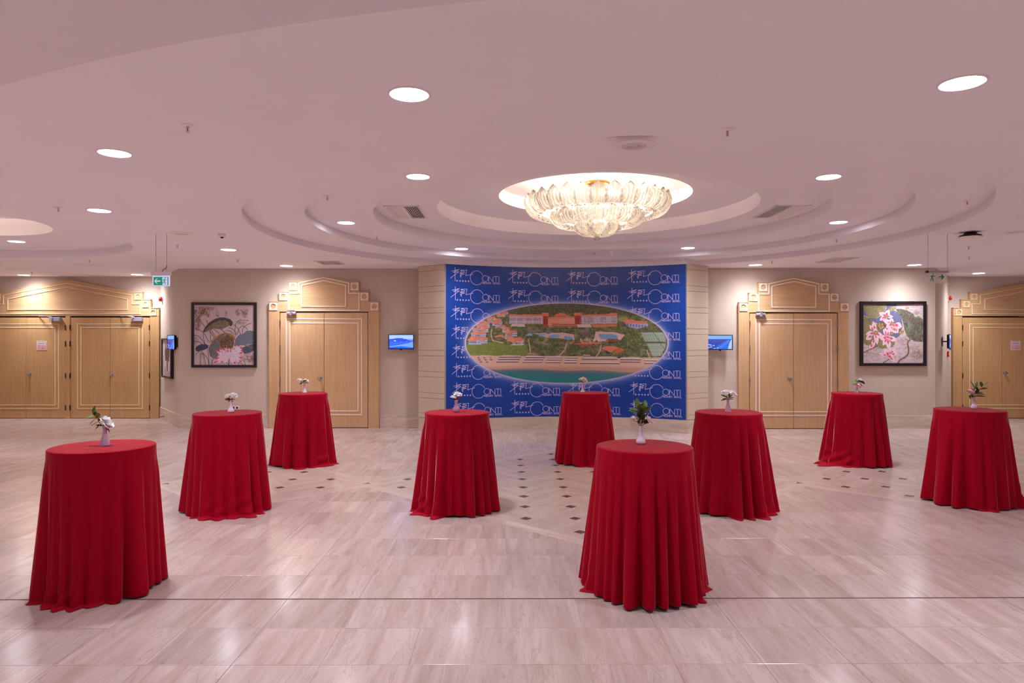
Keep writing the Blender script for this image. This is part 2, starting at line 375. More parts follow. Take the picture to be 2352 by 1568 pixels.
def grid_print(name, W, H, fn, img, mat, parent=None, mask=None, kind=None):
    """a fine grid of W x H points placed by fn(u, v) with the array img as print colours (v runs downwards)"""
    u = np.linspace(0, 1, W); v = np.linspace(0, 1, H)
    U, V = np.meshgrid(u, v)
    X, Y, Z = fn(U, V)
    co = np.stack([X, Y, Z], -1).reshape(-1, 3)
    idx = np.arange(W*H).reshape(H, W)
    q = np.stack([idx[:-1, :-1], idx[1:, :-1], idx[1:, 1:], idx[:-1, 1:]], -1).reshape(-1, 4)
    ih = np.clip((V*(img.shape[0]-1)).round().astype(int), 0, img.shape[0]-1); iw = np.clip((U*(img.shape[1]-1)).round().astype(int), 0, img.shape[1]-1)
    colr = img[ih, iw].reshape(-1, 3)
    if mask is not None:
        mk_ = mask(U, V).reshape(-1)
        q = q[mk_[q].any(1)]
        used = np.unique(q); remap = -np.ones(W*H, int); remap[used] = np.arange(len(used))
        q = remap[q]; co = co[used]; colr = colr[used]
    me = bpy.data.meshes.new(name)
    me.vertices.add(len(co)); me.vertices.foreach_set('co', co.astype(np.float32).ravel())
    me.loops.add(len(q)*4); me.loops.foreach_set('vertex_index', q.astype(np.int32).ravel())
    me.polygons.add(len(q)); me.polygons.foreach_set('loop_start', np.arange(0, len(q)*4, 4, dtype=np.int32))
    me.update(calc_edges=True); me.validate()
    at_ = me.color_attributes.new('print', 'FLOAT_COLOR', 'POINT')
    c = colr/255.0; c = np.where(c <= 0.04045, c/12.92, ((c+0.055)/1.055)**2.4)
    at_.data.foreach_set('color', np.concatenate([c, np.ones((len(c), 1))], 1).astype(np.float32).ravel())
    me.materials.append(M[mat])
    o = bpy.data.objects.new(name, me); COL.objects.link(o)
    if parent: o.parent = parent
    if kind: o['kind'] = kind
    return o
class Canvas:
    """a small numpy painter; coordinates are those the extents are given in"""
    def __init__(s, x0, x1, y0, y1, W, H, base):
        s.x0, s.x1, s.y0, s.y1, s.W, s.H = x0, x1, y0, y1, W, H
        s.a = np.empty((H, W, 3)); s.a[:] = base
        s.X, s.Y = np.meshgrid(np.linspace(x0, x1, W), np.linspace(y0, y1, H))
        s.rng = np.random.RandomState(3)
    def noise(s, cell, seed=0, stretch=1.0):
        rs = np.random.RandomState(seed); h = int(abs(s.y1-s.y0)/cell)+3; w = int(abs(s.x1-s.x0)/(cell*stretch))+3
        g = rs.rand(h+1, w+1)
        fx = (s.X-s.x0)/(cell*stretch); fy = (s.Y-s.y0)/cell
        ix = fx.astype(int); iy = fy.astype(int); tx = fx-ix; ty = fy-iy
        tx = tx*tx*(3-2*tx); ty = ty*ty*(3-2*ty)
        return (g[iy, ix]*(1-tx)+g[iy, ix+1]*tx)*(1-ty)+(g[iy+1, ix]*(1-tx)+g[iy+1, ix+1]*tx)*ty
    def blend(s, m, c, al=1.0):
        m = (m*al)[..., None]; s.a = s.a*(1-m)+np.array(c, float)*m
    def polymask(s, pts):
        x, y = s.X, s.Y; ins = np.zeros(x.shape, bool); n = len(pts)
        for i in range(n):
            xa, ya = pts[i]; xb, yb = pts[(i+1) % n]
            if ya == yb: continue
            c = ((ya > y) != (yb > y)) & (x < (xb-xa)*(y-ya)/(yb-ya)+xa); ins ^= c
        return ins.astype(float)
    def poly(s, pts, c, al=1.0): s.blend(s.polymask(pts), c, al)
    def polyn(s, pts, c, c2, cell=3, seed=1, al=1.0):
        m = s.polymask(pts); n = s.noise(cell, seed); s.blend(m, c, al); s.blend(m*n, c2, al)
    def rect(s, x0, y0, x1, y1, c, al=1.0): s.blend(((s.X >= x0) & (s.X <= x1) & (s.Y >= y0) & (s.Y <= y1)).astype(float), c, al)
    def ell(s, cx, cy, rx, ry, c, al=1.0, rot=0, soft=0.0):
        dx, dy = s.X-cx, s.Y-cy; ca, sa = math.cos(rot), math.sin(rot)
        d = ((dx*ca+dy*sa)/rx)**2+((-dx*sa+dy*ca)/ry)**2
        m = (d < 1).astype(float) if soft == 0 else np.clip((1-d)/soft, 0, 1)
        s.blend(m, c, al)
    def line(s, pts, w, c, al=1.0, w2=None):
        m = np.zeros(s.X.shape)
        for i in range(len(pts)-1):
            (xa, ya), (xb, yb) = pts[i], pts[i+1]; L2 = (xb-xa)**2+(yb-ya)**2+1e-9
            t = np.clip(((s.X-xa)*(xb-xa)+(s.Y-ya)*(yb-ya))/L2, 0, 1)
            d = np.hypot(s.X-xa-t*(xb-xa), s.Y-ya-t*(yb-ya)); m = np.maximum(m, np.clip(1.5-d/(w/2), 0, 1))
        s.blend(m, c, al)
    def curve(s, pts, w, c, al=1.0):
        out = []; n = len(pts)
        for i in range(n-1):
            p0, p1, p2, p3 = pts[max(i-1, 0)], pts[i], pts[i+1], pts[min(i+2, n-1)]
            for k in range(5):
                t = k/5; out.append(tuple(0.5*((2*p1[j])+(-p0[j]+p2[j])*t+(2*p0[j]-5*p1[j]+4*p2[j]-p3[j])*t*t+(-p0[j]+3*p1[j]-3*p2[j]+p3[j])*t**3) for j in (0, 1)))
        out.append(tuple(pts[-1])); s.line(out, w, c, al)
# ------------------------------------------------------------------ room shell
ZC = 3.525                                   # lower ceiling
RC = (1.24, 10.30)                           # centre of the round ceiling recess
RINGS = [(4.95, 3.63), (4.18, 3.735), (3.27, 3.885), (2.36, 4.10), (1.44, 4.30)]   # radius, height of the plane inside it
LW = 15.14; RW = 15.0; FAR = 17.0
XL, XR, YB = -15.6, 15.9, -5.5
def circ(c, r, n=96, a0=0.0): return [(c[0]+r*math.cos(a0+2*PI*k/n), c[1]+r*math.sin(a0+2*PI*k/n)) for k in range(n)]
def flat_with_holes(loops, z):
    allp = [p for l in loops for p in l]
    tri = tessellate_polygon([[Vector((p[0], p[1], 0)) for p in l] for l in loops])
    return [(p[0], p[1], z) for p in allp], [tuple(t) for t in tri]
def riser(c, r, z0, z1, n=96):
    p = circ(c, r, n); return [(x, y, z0) for x, y in p]+[(x, y, z1) for x, y in p], [(i, n+i, n+(i+1) % n, (i+1) % n) for i in range(n)]
Z1R = RINGS[0][1]
LD_O, LD_OR = (-9.0, 10.35), 2.85; LD_I, LD_IR = (-8.35, 10.0), 1.35
# main ceiling with its two round openings
cb = MB(); cb.add(*flat_with_holes([[(XL, YB), (XR, YB), (XR, 17.4), (XL, 17.4)], circ(RC, RINGS[0][0]), circ(LD_O, LD_OR)], ZC))
ceil = cb.build('ceiling', 'ceiling', fix=False); tag(ceil, 'pale pinkish ceiling around the round stepped recess', kind='structure', cat='ceiling')
steps = MB()
prev = ZC
for i, (r, z) in enumerate(RINGS):
    vs, fs = riser(RC, r, prev, z); mk('ceiling_riser', vs, fs, 'ceiling', ceil, smooth=True)
    if i < len(RINGS)-1: vs, fs = flat_with_holes([circ(RC, r), circ(RC, RINGS[i+1][0])], z)
    else: vs, fs = flat_with_holes([circ(RC, r)], z)
    mk('ceiling_step', vs, fs, 'ceiling', ceil)
    prev = z
vs, fs = riser(LD_O, LD_OR, ZC, 3.67); mk('ceiling_riser', vs, fs, 'ceiling', ceil, smooth=True)
vs, fs = flat_with_holes([circ(LD_O, LD_OR), circ(LD_I, LD_IR)], 3.67); mk('ceiling_step', vs, fs, 'ceiling', ceil)
vs, fs = riser(LD_I, LD_IR, 3.67, 3.95); mk('ceiling_riser', vs, fs, 'ceiling', ceil, smooth=True)
vs, fs = flat_with_holes([circ(LD_I, LD_IR)], 3.95); mk('ceiling_step', vs, fs, 'ceiling', ceil)
# lowered soffit behind a wide arc, towards the viewer
arc = []
SC, SR = (2.04, 13.81), 11.02
a0 = math.atan2(4.6-SC[1], -math.sqrt(SR**2-(4.6-SC[1])**2))
for k in range(49):
    a = a0+(-PI-a0-a0)*k/48; arc.append((SC[0]+SR*math.cos(a), SC[1]+SR*math.sin(a)))
sf = [(XL+.01, arc[0][1])]+arc+[(XR-.01, arc[-1][1]), (XR-.01, YB+.01), (XL+.01, YB+.01)]
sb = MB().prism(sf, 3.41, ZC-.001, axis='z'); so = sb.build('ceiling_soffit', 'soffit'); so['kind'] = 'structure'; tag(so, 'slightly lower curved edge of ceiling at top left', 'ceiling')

def wall_poly(name, pts, mat='wall', z1=ZC, label=''):
    vs = [(x, y, 0) for x, y in pts]+[(x, y, z1) for x, y in pts]; n = len(pts)
    o = mk(name, vs, [(i, i+1, n+i+1, n+i) for i in range(n-1)], mat); tag(o, label, 'wall', kind='structure'); return o
wall_poly('wall_back_left', [(-7.37, LW), (-1.9, LW)], label='beige wall with lotus painting and left double door')
wall_poly('wall_back_right', [(4.1, RW), (9.30, RW)], label='beige wall with pink flower painting and right double door')
wall_poly('wall_diagonal_left', [(-8.76, FAR), (-7.37, LW)], label='narrow slanted wall by the left wide portal')
wall_poly('wall_diagonal_right', [(9.30, RW), (10.885, FAR)], label='narrow slanted wall by the right wide portal')
wall_poly('wall_alcove_left', [(XL, FAR), (-8.76, FAR)], label='wall around the wide portal on the far left')
wall_poly('wall_alcove_right', [(10.885, FAR), (XR, FAR)], label='wall around the wide portal on the far right')
wall_poly('wall_left', [(XL, YB), (XL, FAR)], label='side wall on the left outside the view')
wall_poly('wall_right', [(XR, FAR), (XR, YB)], label='side wall on the right outside the view')
wall_poly('wall_front', [(XR, YB), (XL, YB)], label='wall behind the viewer')
# curved centre wall block
ARC_C = (1.12, 10.05); ARC_R = 4.85
aL = math.atan2(14.2-ARC_C[1], -1.39-ARC_C[0]); aR = math.atan2(14.2-ARC_C[1], 3.63-ARC_C[0])
ARC_R = math.hypot(14.2-ARC_C[1], 3.63-ARC_C[0])
def arc_pt(t, off=0.0):
    a = aL+(aR-aL)*t; r = ARC_R-off; return (ARC_C[0]+r*math.cos(a), ARC_C[1]+r*math.sin(a))
NA = 48
cw = [(-2.0, 15.3), (-2.0, 14.72)]+[arc_pt(k/NA) for k in range(NA+1)]+[(4.18, 14.6), (4.18, 15.3)]
wc = wall_poly('wall_center', cw, 'panel', z1=Z1R, label='curved centre wall carrying the blue banner')
ARC_LEN = ARC_R*(aL-aR)
def offset_poly(pts, d):
    out = []
    for i, p in enumerate(pts):
        p = Vector(p); a = Vector(pts[i-1]) if i else None; c = Vector(pts[i+1]) if i < len(pts)-1 else None
        nn = Vector((0, 0)); k = 1
        ns = []
        if a is not None: e = (p-a).normalized(); ns.append(Vector((e.y, -e.x)))
        if c is not None: e = (c-p).normalized(); ns.append(Vector((e.y, -e.x)))
        nn = sum(ns, Vector((0, 0))); nn.normalize(); k = 1/max(.5, nn.dot(ns[0])); out.append(tuple(p+nn*d*k))
    return out
ap = offset_poly(cw[1:-1], .006); na_ = len(ap)
mk('ceiling_riser', [(x, y, ZC) for x, y in ap]+[(x, y, Z1R) for x, y in ap], [(i, i+1, na_+1+i, na_+i) for i in range(na_-1)], 'ceiling', ceil, smooth=True)
# stone skirting, cut in slabs
def skirting(name, pts, h=0.285, t=0.022, slab=1.25, label=''):
    inner = pts; outer = offset_poly(pts, t-.004)
    back = mk(name, [(x, y, 0) for x, y in inner]+[(x, y, h-.01) for x, y in inner]+[(x, y, h-.01) for x, y in outer]+[(x, y, 0) for x, y in outer],
              [f for i in range(len(pts)-1) for n in [len(pts)] for f in ((n+i, n+i+1, 2*n+i+1, 2*n+i), (2*n+i, 2*n+i+1, 3*n+i+1, 3*n+i))], 'grout')
    tag(back, label, 'skirting', kind='structure')
    # slabs follow the polyline by length
    segs = [0]
    for i in range(1, len(pts)): segs.append(segs[-1]+math.hypot(pts[i][0]-pts[i-1][0], pts[i][1]-pts[i-1][1]))
    cuts = [0]; p = 0
    corners = [segs[i] for i in range(1, len(pts)-1) if abs((Vector(pts[i])-Vector(pts[i-1])).angle(Vector(pts[i+1])-Vector(pts[i]))) > 0.2]
    stops = sorted(corners+[segs[-1]])
    for st in stops:
        L = st-cuts[-1]; n = max(1, round(L/slab)); c0 = cuts[-1]
        for k in range(1, n+1): cuts.append(c0+L*k/n)
    def pos(s_, off):
        P = offset_poly(pts, off) if off else pts
        for i in range(1, len(pts)):
            if s_ <= segs[i]+1e-6:
                f = (s_-segs[i-1])/(segs[i]-segs[i-1]); return (P[i-1][0]+(P[i][0]-P[i-1][0])*f, P[i-1][1]+(P[i][1]-P[i-1][1])*f)
        return P[-1]
    for a, b in zip(cuts[:-1], cuts[1:]):
        ss = [a+.0015]+[s_ for s_ in segs if a+.02 < s_ < b-.02]+[b-.0015]
        A = [pos(s_, t-.003) for s_ in ss]; B = [pos(s_, t) for s_ in ss]; n = len(ss)
        vs = [(x, y, 0) for x, y in A]+[(x, y, 0) for x, y in B]+[(x, y, h-.003) for x, y in B]+[(x, y, h) for x, y in A]+[(x, y, h) for x, y in [pos(s_, 0) for s_ in ss]]
        fs = [(r*n+i, r*n+i+1, (r+1)*n+i+1, (r+1)*n+i) for r in range(4) for i in range(n-1)]
        fs += [(0, n, 2*n, 3*n, 4*n), (n-1, 2*n-1, 3*n-1, 4*n-1, 5*n-1)]
        mk('stone_slab', vs, fs, 'skirt', back)
    return back
skirting('baseboard_diagonal_left', [(-8.76, FAR), (-7.37, LW), (-5.385, LW)], label='pale stone skirting below the lotus painting')
skirting('baseboard_left', [(-2.93, LW), (-2.0, LW)], label='short stone skirting right of the left double door')
skirting('baseboard_center', cw[1:-1], h=0.27, slab=1.05, label='pale stone skirting under the blue banner')
skirting('baseboard_right', [(4.18, RW), (4.94, RW)], label='short stone skirting left of the right double door')
skirting('baseboard_diagonal_right', [(7.38, RW), (9.30, RW), (10.885, FAR)], label='pale stone skirting below the pink flower painting')

# horizontal boards on the two flanks of the centre wall
def boards(p0, p1, name, label):
    root = empty(name, (p0[0], p0[1], 0)); tag(root, label, 'panelling')
    d = Vector((p1[0]-p0[0], p1[1]-p0[1])); L = d.length; ang = math.atan2(d.y, d.x); root.rotation_euler = (0, 0, ang)
    back = MB().box(0.0, L, -0.012, 0.0, 0.27, ZC-.002).build('backing', 'groove', root)
    z = ZC-.004; first = True; k = 0; lim = 0.275
    while z > lim:
        h = (0.115 if k % 2 == 0 else 0.335); z0 = max(lim, z-h)
        MB().box(0.0, L, -0.022, -0.012, z0+.006, z, 0.002).build('board', 'panel', root)
        z = z0; k += 1
    # edge fillets left and right where the board meets the banner and the side wall
    return root
boards((-2.0, 14.72), arc_pt(0), 'wall_panelling', 'cream grooved board panelling left of the blue banner')
boards(arc_pt(1), (4.18, 14.6), 'wall_panelling', 'cream grooved board panelling right of the blue banner')

# ------------------------------------------------------------------ floor
floor = mk('floor', [(XL, YB, -.004), (XR, YB, -.004), (XR, 17.4, -.004), (XL, 17.4, -.004), (XL, YB, -.06), (XR, YB, -.06), (XR, 17.4, -.06), (XL, 17.4, -.06)],
           [(0, 1, 2, 3), (7, 6, 5, 4)], 'grout'); tag(floor, 'polished streaked pinkish beige stone tile floor', 'floor', kind='structure')
floor.rotation_euler = (0, 0, math.radians(0.3))
TX, TY, OX, OY = 0.525, 0.515, -0.062, 5.07
def tile_geo(poly, z=0.0, g=0.0011, ch=0.0012, low=-.004):
    """poly: CCW list; top face, chamfer, sides"""
    n = len(poly); cx = sum(p[0] for p in poly)/n; cy = sum(p[1] for p in poly)/n
    def inset(d):
        out = []
        for i in range(n):
            a, b, c = Vector(poly[i-1]), Vector(poly[i]), Vector(poly[(i+1) % n])
            d1 = (b-a).normalized(); d2 = (c-b).normalized(); n1 = Vector((-d1.y, d1.x)); n2 = Vector((-d2.y, d2.x))
            m = (n1+n2); m = m.normalized() if m.length > 1e-5 else n1
            out.append(b+m*min(d/max(.3, m.dot(n1)), 0.03))
        return out
    A = inset(g+ch); B = inset(g)
    vs = [(p.x, p.y, z) for p in A]+[(p.x, p.y, z-ch*.6) for p in B]+[(p.x, p.y, low) for p in B]
    fs = [tuple(range(n))]+[(i+n, (i+1) % n+n, (i+1) % n, i) for i in range(n)]+[(i+2*n, (i+1) % n+2*n, (i+1) % n+n, i+n) for i in range(n)]
    return vs, fs
SQ = [((1.01, 9.2), 2.91), ((-3.25, 9.2), 1.35), ((5.27, 9.2), 1.35)]
def inside(x, y, m=0.0): return any(abs(x-c[0])+abs(y-c[1]) < h-m for c, h in SQ)
def clip(poly, c, h):
    for sx, sy in ((1, 1), (1, -1), (-1, 1), (-1, -1)):
        out = []
        f = lambda p: h-(sx*(p[0]-c[0])+sy*(p[1]-c[1]))
        for i in range(len(poly)):
            a, b = poly[i], poly[(i+1) % len(poly)]; fa, fb = f(a), f(b)
            if fa >= 0: out.append(a)
            if (fa >= 0) != (fb >= 0): t = fa/(fa-fb); out.append((a[0]+(b[0]-a[0])*t, a[1]+(b[1]-a[1])*t))
        poly = out
        if len(poly) < 3: return []
    clean = []
    for p in poly:
        if not clean or math.hypot(p[0]-clean[-1][0], p[1]-clean[-1][1]) > 0.004: clean.append(p)
    if len(clean) > 2 and math.hypot(clean[0][0]-clean[-1][0], clean[0][1]-clean[-1][1]) < 0.004: clean.pop()
    return clean if len(clean) > 2 else []
def seen_size(cx, cy):
    if cy < 3.55: return 0
    px = 1176+F*cx/cy
    if px < -120 or px > 2472: return 0
    return 1/cy**3
tvs, tfs = tile_geo([(0, 0), (TX, 0), (TX, TY), (0, TY)])
tile_me = None
full, extra = [], []
for j in range(-4, 25):
    y0 = OY+TY*j
    if y0+TY > 17.1: continue
    for i in range(-31, 32):
        x0 = OX+TX*i
        if x0 < XL or x0+TX > XR: continue
        cx, cy = x0+TX/2, y0+TY/2
        if all(inside(x0+a*TX, y0+b*TY, 0.05) for a in (0, 1) for b in (0, 1)): continue
        if abs(cx)/max(cy, .1) > 0.85 : continue
        if y0 > 14.9 and (-7.5 < cx < 9.4): continue
        if y0 > 14.4 and (-1.9 < cx < 4.1): continue
        full.append((seen_size(cx, cy), x0, y0))
full.sort(reverse=True)
rest = MB()
first = mk('tile', tvs, tfs, 'tile', floor)
first.location = (full[0][1], full[0][2], 0)
for s_, x0, y0 in full[1:230]:
    c = first.copy(); COL.objects.link(c); c.parent = floor; c.location = (x0, y0, 0)
for s_, x0, y0 in full[230:]:
    rest.add([(v[0]+x0, v[1]+y0, v[2]) for v in tvs], tfs)
# medallion tiles, their corners marked by dark diamonds
GX, GY, GOX, GOY = 0.53, 0.526, 0.19, 7.37
inner_rest = MB(); cand = []
for c, h in SQ:
    for i in range(-12, 14):
        for j in range(-3, 11):
            x0, y0 = GOX+GX*i, GOY+GY*j
            p = clip([(x0, y0), (x0+GX, y0), (x0+GX, y0+GY), (x0, y0+GY)], c, h)
            if p: cand.append((y0, p))
cand.sort(key=lambda t: t[0])
for k, (y0, p) in enumerate(cand):
    vs, fs = tile_geo(p, z=0.0004)
    if k < 66: mk('tile', vs, fs, 'tile_in', floor)
    else: inner_rest.add(vs, fs)
inner_rest.build('tile', 'tile_in', floor, kind='stuff', fix=False)
rest.build('tile', 'tile', floor, kind='stuff', fix=False)
for c, h in SQ:
    w = 0.2
    for q in range(4):
        a = q*PI/2; b = a+PI/2
        P = lambda t, r: (c[0]+r*(math.cos(a)*(1-t)+math.cos(b)*t), c[1]+r*(math.sin(a)*(1-t)+math.sin(b)*t))
        n = max(2, round(h*1.414/0.75))
        for k in range(n):
            t0, t1 = k/n, (k+1)/n
            poly = [P(t0, h), P(t0, h+w), P(t1, h+w), P(t1, h)]
            vs, fs = tile_geo(poly, z=0.0009 if h > 2 else 0.0013, low=0.0); mk('border_tile', vs, fs, 'band_a' if q % 2 else 'band_b', floor)
    for i in range(-12, 14):
        for j in range(-3, 11):
            x, y = GOX+GX*i, GOY+GY*j; s_ = abs(x-c[0])+abs(y-c[1])
            if s_ < h-.02:
                poly = clip([(x, y-.07), (x+.07, y), (x, y+.07), (x-.07, y)], c, h)
                if poly:
                    vs, fs = tile_geo(poly, z=0.0009, low=0.0, g=0.0004, ch=.0006); mk('diamond_inlay', vs, fs, 'inlay', floor)
for x in (-1.9, 3.92, -4.6, 6.62):
    sgn = 1 if x in (-1.9, 6.62) else -1
    vs, fs = tile_geo([(x-.05, 9.16), (x+.05, 9.18), (x, 9.25)], z=0.0022, low=0.0009, g=.0004, ch=.0006); mk('diamond_inlay', vs, fs, 'inlay', floor)
MB().box(XL, XR, OY-.006, OY+.008, 0.0002, 0.0016).build('joint_strip', 'joint', floor)

# ------------------------------------------------------------------ doors with stepped wooden surrounds
def plate_with_hole(mb, cx, cz, s, r, y0, y1, n=24):
    vs = []
    for k in range(n):
        a = 2*PI*k/n; dx, dz = math.cos(a), math.sin(a); m = s/2/max(abs(dx), abs(dz))
        vs += [(cx+r*dx, y0, cz+r*dz), (cx+m*dx, y0, cz+m*dz), (cx+r*dx, y1, cz+r*dz), (cx+m*dx, y1, cz+m*dz)]
    fs = []
    for k in range(n):
        a, b = 4*k, 4*((k+1) % n)
        fs += [(a+2, b+2, b+3, a+3), (a, b, b+2, a+2), (a+1, a+3, b+3, b+1)]
    mb.add(vs, fs)
def hinge(parent, x, z, mat):
    b = MB(); b.box(x-.016, x+.016, -.075, -.062, z-.065, z+.065, .002)
    for k in range(3): b.lathe([(0.009, -.02), (0.009, .02)], 8, (x, -.08, z-.043+.043*k))
    return b.build('hinge', mat, parent)
def knob(parent, x, z):
    small = z < .3
    b = MB(); prof = [(0.045, 0), (0.045, .008), (0.016, .014), (0.016, .03), (0.03, .036), (0.036, .05), (0.03, .064), (0.01, .07)]
    s = 20; vs = []
    if small: prof = [(0.02, 0), (0.02, .006), (0.012, .01), (0.01, .012)]
    for r, d in prof:
        for k in range(s): a = 2*PI*k/s; vs.append((x+r*math.cos(a), -.062-d, z+r*math.sin(a)))
    fs = [(i*s+k, i*s+(k+1) % s, (i+1)*s+(k+1) % s, (i+1)*s+k) for i in range(len(prof)-1) for k in range(s)]+[tuple(range((len(prof)-1)*s, len(prof)*s))]
    b.add(vs, fs); o = b.build('floor_lock' if small else 'knob', 'steel', parent); set_smooth_angle(o, .7); o['label'] = 'small round lock low on the leaf' if small else 'round steel door knob'; return o
def closer(parent, x, z, style, side):
    b = MB()
    if style == 'box':
        b.box(x-.13, x+.13, -.13, -.062, z-.05, z+.05, .006); o = b.build('door_closer', 'greymetal', parent)
        a = MB(); a.tube([(x-.05, -.14, z+.05), (x-.05-side*.12, -.2, z+.075), (x-side*.42, -.075, z+.075)], .01, 6); a.build('closer_arm', 'greymetal', o)
    else:
        prof = [(0.028, -.1), (0.035, -.095), (0.035, .095), (0.028, .1)]
        t = MB().lathe(prof, 14); b.add([(x+v[2], -.1+v[0], z+v[1]) for v in t.v], t.f)
        b.box(x-.025, x+.025, -.15, -.07, z-.045, z+.045, .005)
        o = b.build('door_closer', 'greymetal', parent)
        a = MB(); a.tube([(x+.0, -.15, z+.04), (x+.02, -.2, z+.065), (x-.07*side, -.075, z+.075)], .008, 6); a.box(x-.09, x+.06, -.095, -.07, z+.06, z+.085, .003); a.build('closer_arm', 'greymetal', o)
    o['label'] = 'grey metal door closer'; return o
def portal(name, X, Y, U, wide, label, closers, knobs, wood, trim, hmat):
    """U: metres per photograph pixel at that wall; shapes are measured from the centre line and the floor"""
    root = empty(name, (X, Y, 0)); tag(root, label, 'door', kind='structure')
    if not wide:
        hw = [126, 103, 81, 59]       # half widths of the steps: outer, second, third, roof edge
        ztop = [z*U for z in (289, 311, 335, 346)]; zhead = 266*U
        sq, rc = 17.5*U, 6.3*U
        sqs = [(115.5, 278), (92.5, 300.5), (70, 323.5)]
        leaves = [(-100.5, 0), (0, 100.5)]
        trim_out = [(-80.5, 269), (-80.5, 308), (-57, 308), (-57, 331), (0, 344), (57, 331), (57, 308), (80.5, 308), (80.5, 269)]
        trim_in = [(-50, 278), (50, 278), (50, 326), (0, 337), (-50, 326)]
        z_out, z_in = (30.5, 249.5), (39, 240); xo, xi = 86, 78; dh = 264; tw = 2.4*U
    else:
        hw = [208.5, 190, 171, 152]
        ztop = [z*U for z in (253, 272, 289, 318)]; zhead = 234.5*U
        sq, rc = 14*U, 5.3*U
        sqs = [(196, 242.5), (178.5, 261), (161, 278.5)]
        leaves = [(-187, -96), (-96, -5), (5, 96), (96, 187)]
        trim_out = [(-166, 239.5), (-166, 262), (-147, 262), (-147, 282), (0, 309.5), (147, 282), (147, 262), (166, 262), (166, 239.5)]
        trim_in = [(-137, 249), (137, 249), (137, 273), (0, 300.5), (-137, 273)]
        z_out, z_in = (23, 216), (31, 208); dh = 231; tw = 1.7*U
    d = .075
    # pediment board with stepped outline
    out = [(-hw[0], zhead/U), (-hw[0], ztop[0]/U), (-hw[1], ztop[0]/U), (-hw[1], ztop[1]/U), (-hw[2], ztop[1]/U), (-hw[2], ztop[2]/U), (-hw[3], ztop[2]/U+ (1 if not wide else 0)), (0, ztop[3]/U)]
    out += [(-x, z) for x, z in reversed(out[:-1])]
    ped = MB().prism([(x*U, z*U) for x, z in out], -d, 0.0).build('pediment', hmat, root)
    MB().ribbon([(x*U, z*U) for x, z in trim_out], tw, -d-.012, -d, True).build('outline_trim', trim, ped)
    MB().ribbon([(x*U, z*U) for x, z in trim_in], tw, -d-.012, -d, True).build('inner_trim', trim, ped)
    for s_ in (-1, 1):
        for x, z in sqs:
            b = MB(); plate_with_hole(b, s_*x*U, z*U, sq, rc, -d, -d-.014); o = b.build('corner_plate', trim, ped); o['label'] = 'white square plate with round hole'
        for q in range(3):
            # thin raised rim round each step
            x0, x1 = hw[q], (hw[q+1] if q < 2 else hw[3]+0)
            b = MB(); zt = ztop[q]
            a0, a1 = sorted((s_*x0*U, s_*(x0-22 if not wide else x0-18)*U))
            b.box(a0, a1, -d-.012, 0, zt-.012, zt+.006, .002); b.build('step_edge', hmat, ped)
    pil = (hw[0]-101.5) if not wide else (hw[0]-188)
    for s_ in (-1, 1):
        a0, a1 = sorted((s_*hw[0]*U, s_*(hw[0]-pil)*U))
        MB().box(a0, a1, -d, 0, 0.0, zhead-.003, .003).build('pilaster', wood, root)
    if wide: MB().box(-5*U, 5*U, -d, 0, 0, zhead-.003, .003).build('mullion', wood, root)
    MB().box(-(hw[0]-pil)*U, (hw[0]-pil)*U, -.02, -.003, 0, zhead-.001).build('door_frame_shadow', 'gap', root)
    if wide: ysh = zhead
    for n, (x0, x1) in enumerate(leaves):
        lf = MB().box(x0*U+.004, x1*U-.004, -.062, -.02, .012, dh*U, .003).build('door_leaf', wood, root)
        left = (n % 2 == 0)
        if not wide: mid, eo, ei = 0, (-xo if left else xo), (-xi if left else xi)
        else:
            pc = -96 if n < 2 else 96; mid = pc
            eo, ei = (pc-74.5 if left else pc+74.5), (pc-66.5 if left else pc+66.5)
        g = -.005 if left else .005
        for e, zz in ((eo, z_out), (ei, z_in)):
            MB().ribbon([(mid*U+g, zz[1]*U), (e*U, zz[1]*U), (e*U, zz[0]*U), (mid*U+g, zz[0]*U)], tw, -.068, -.062).build('inlay_trim', trim, lf)
        hx = (x0*U if left else x1*U)
        for hz in ((240, 183, 109, 32) if not wide else (208, 171, 98, 25)): hinge(lf, hx, hz*U, 'steel' if not wide else 'bronze')
        for (kn, kx, kz) in knobs:
            if kn == n: knob(lf, kx*U, kz*U)
        for (cn, cx_, cz_) in closers:
            if cn == n: closer(lf, cx_*U, cz_*U, 'box' if wide else 'cyl', 1 if wide else -1)
    return root
UM = LW/F
portal('door_1', (746-1176)/F*LW, LW, LW/F, False, 'maple double door with stepped pediment left of the banner', [(0, -73.5, 262)], [(0, -9, 114)], 'wood', 'trim', 'wood_h')
portal('door_2', (1820-1176)/F*RW, RW, RW/F, False, 'maple double door with stepped pediment right of the banner', [(0, -77, 261)], [(0, -9, 114)], 'wood', 'trim', 'wood_h')
UW = FAR/F
DL = portal('door_3', (160-1176)/F*FAR, FAR, UW, True, 'wide four-leaf maple portal at the far left', [(1, -27, 227), (3, 160, 227)], [(1, -87, 101), (3, 100, 101), (3, 99.5, 13)], 'wood2', 'trim2', 'wood_h')
DR = portal('door_4', 13.20, FAR, UW, True, 'wide four-leaf maple portal at the far right', [(1, -20, 227), (3, 160, 227)], [(1, -90, 104), (3, 100, 104)], 'wood2', 'trim2', 'wood_h')
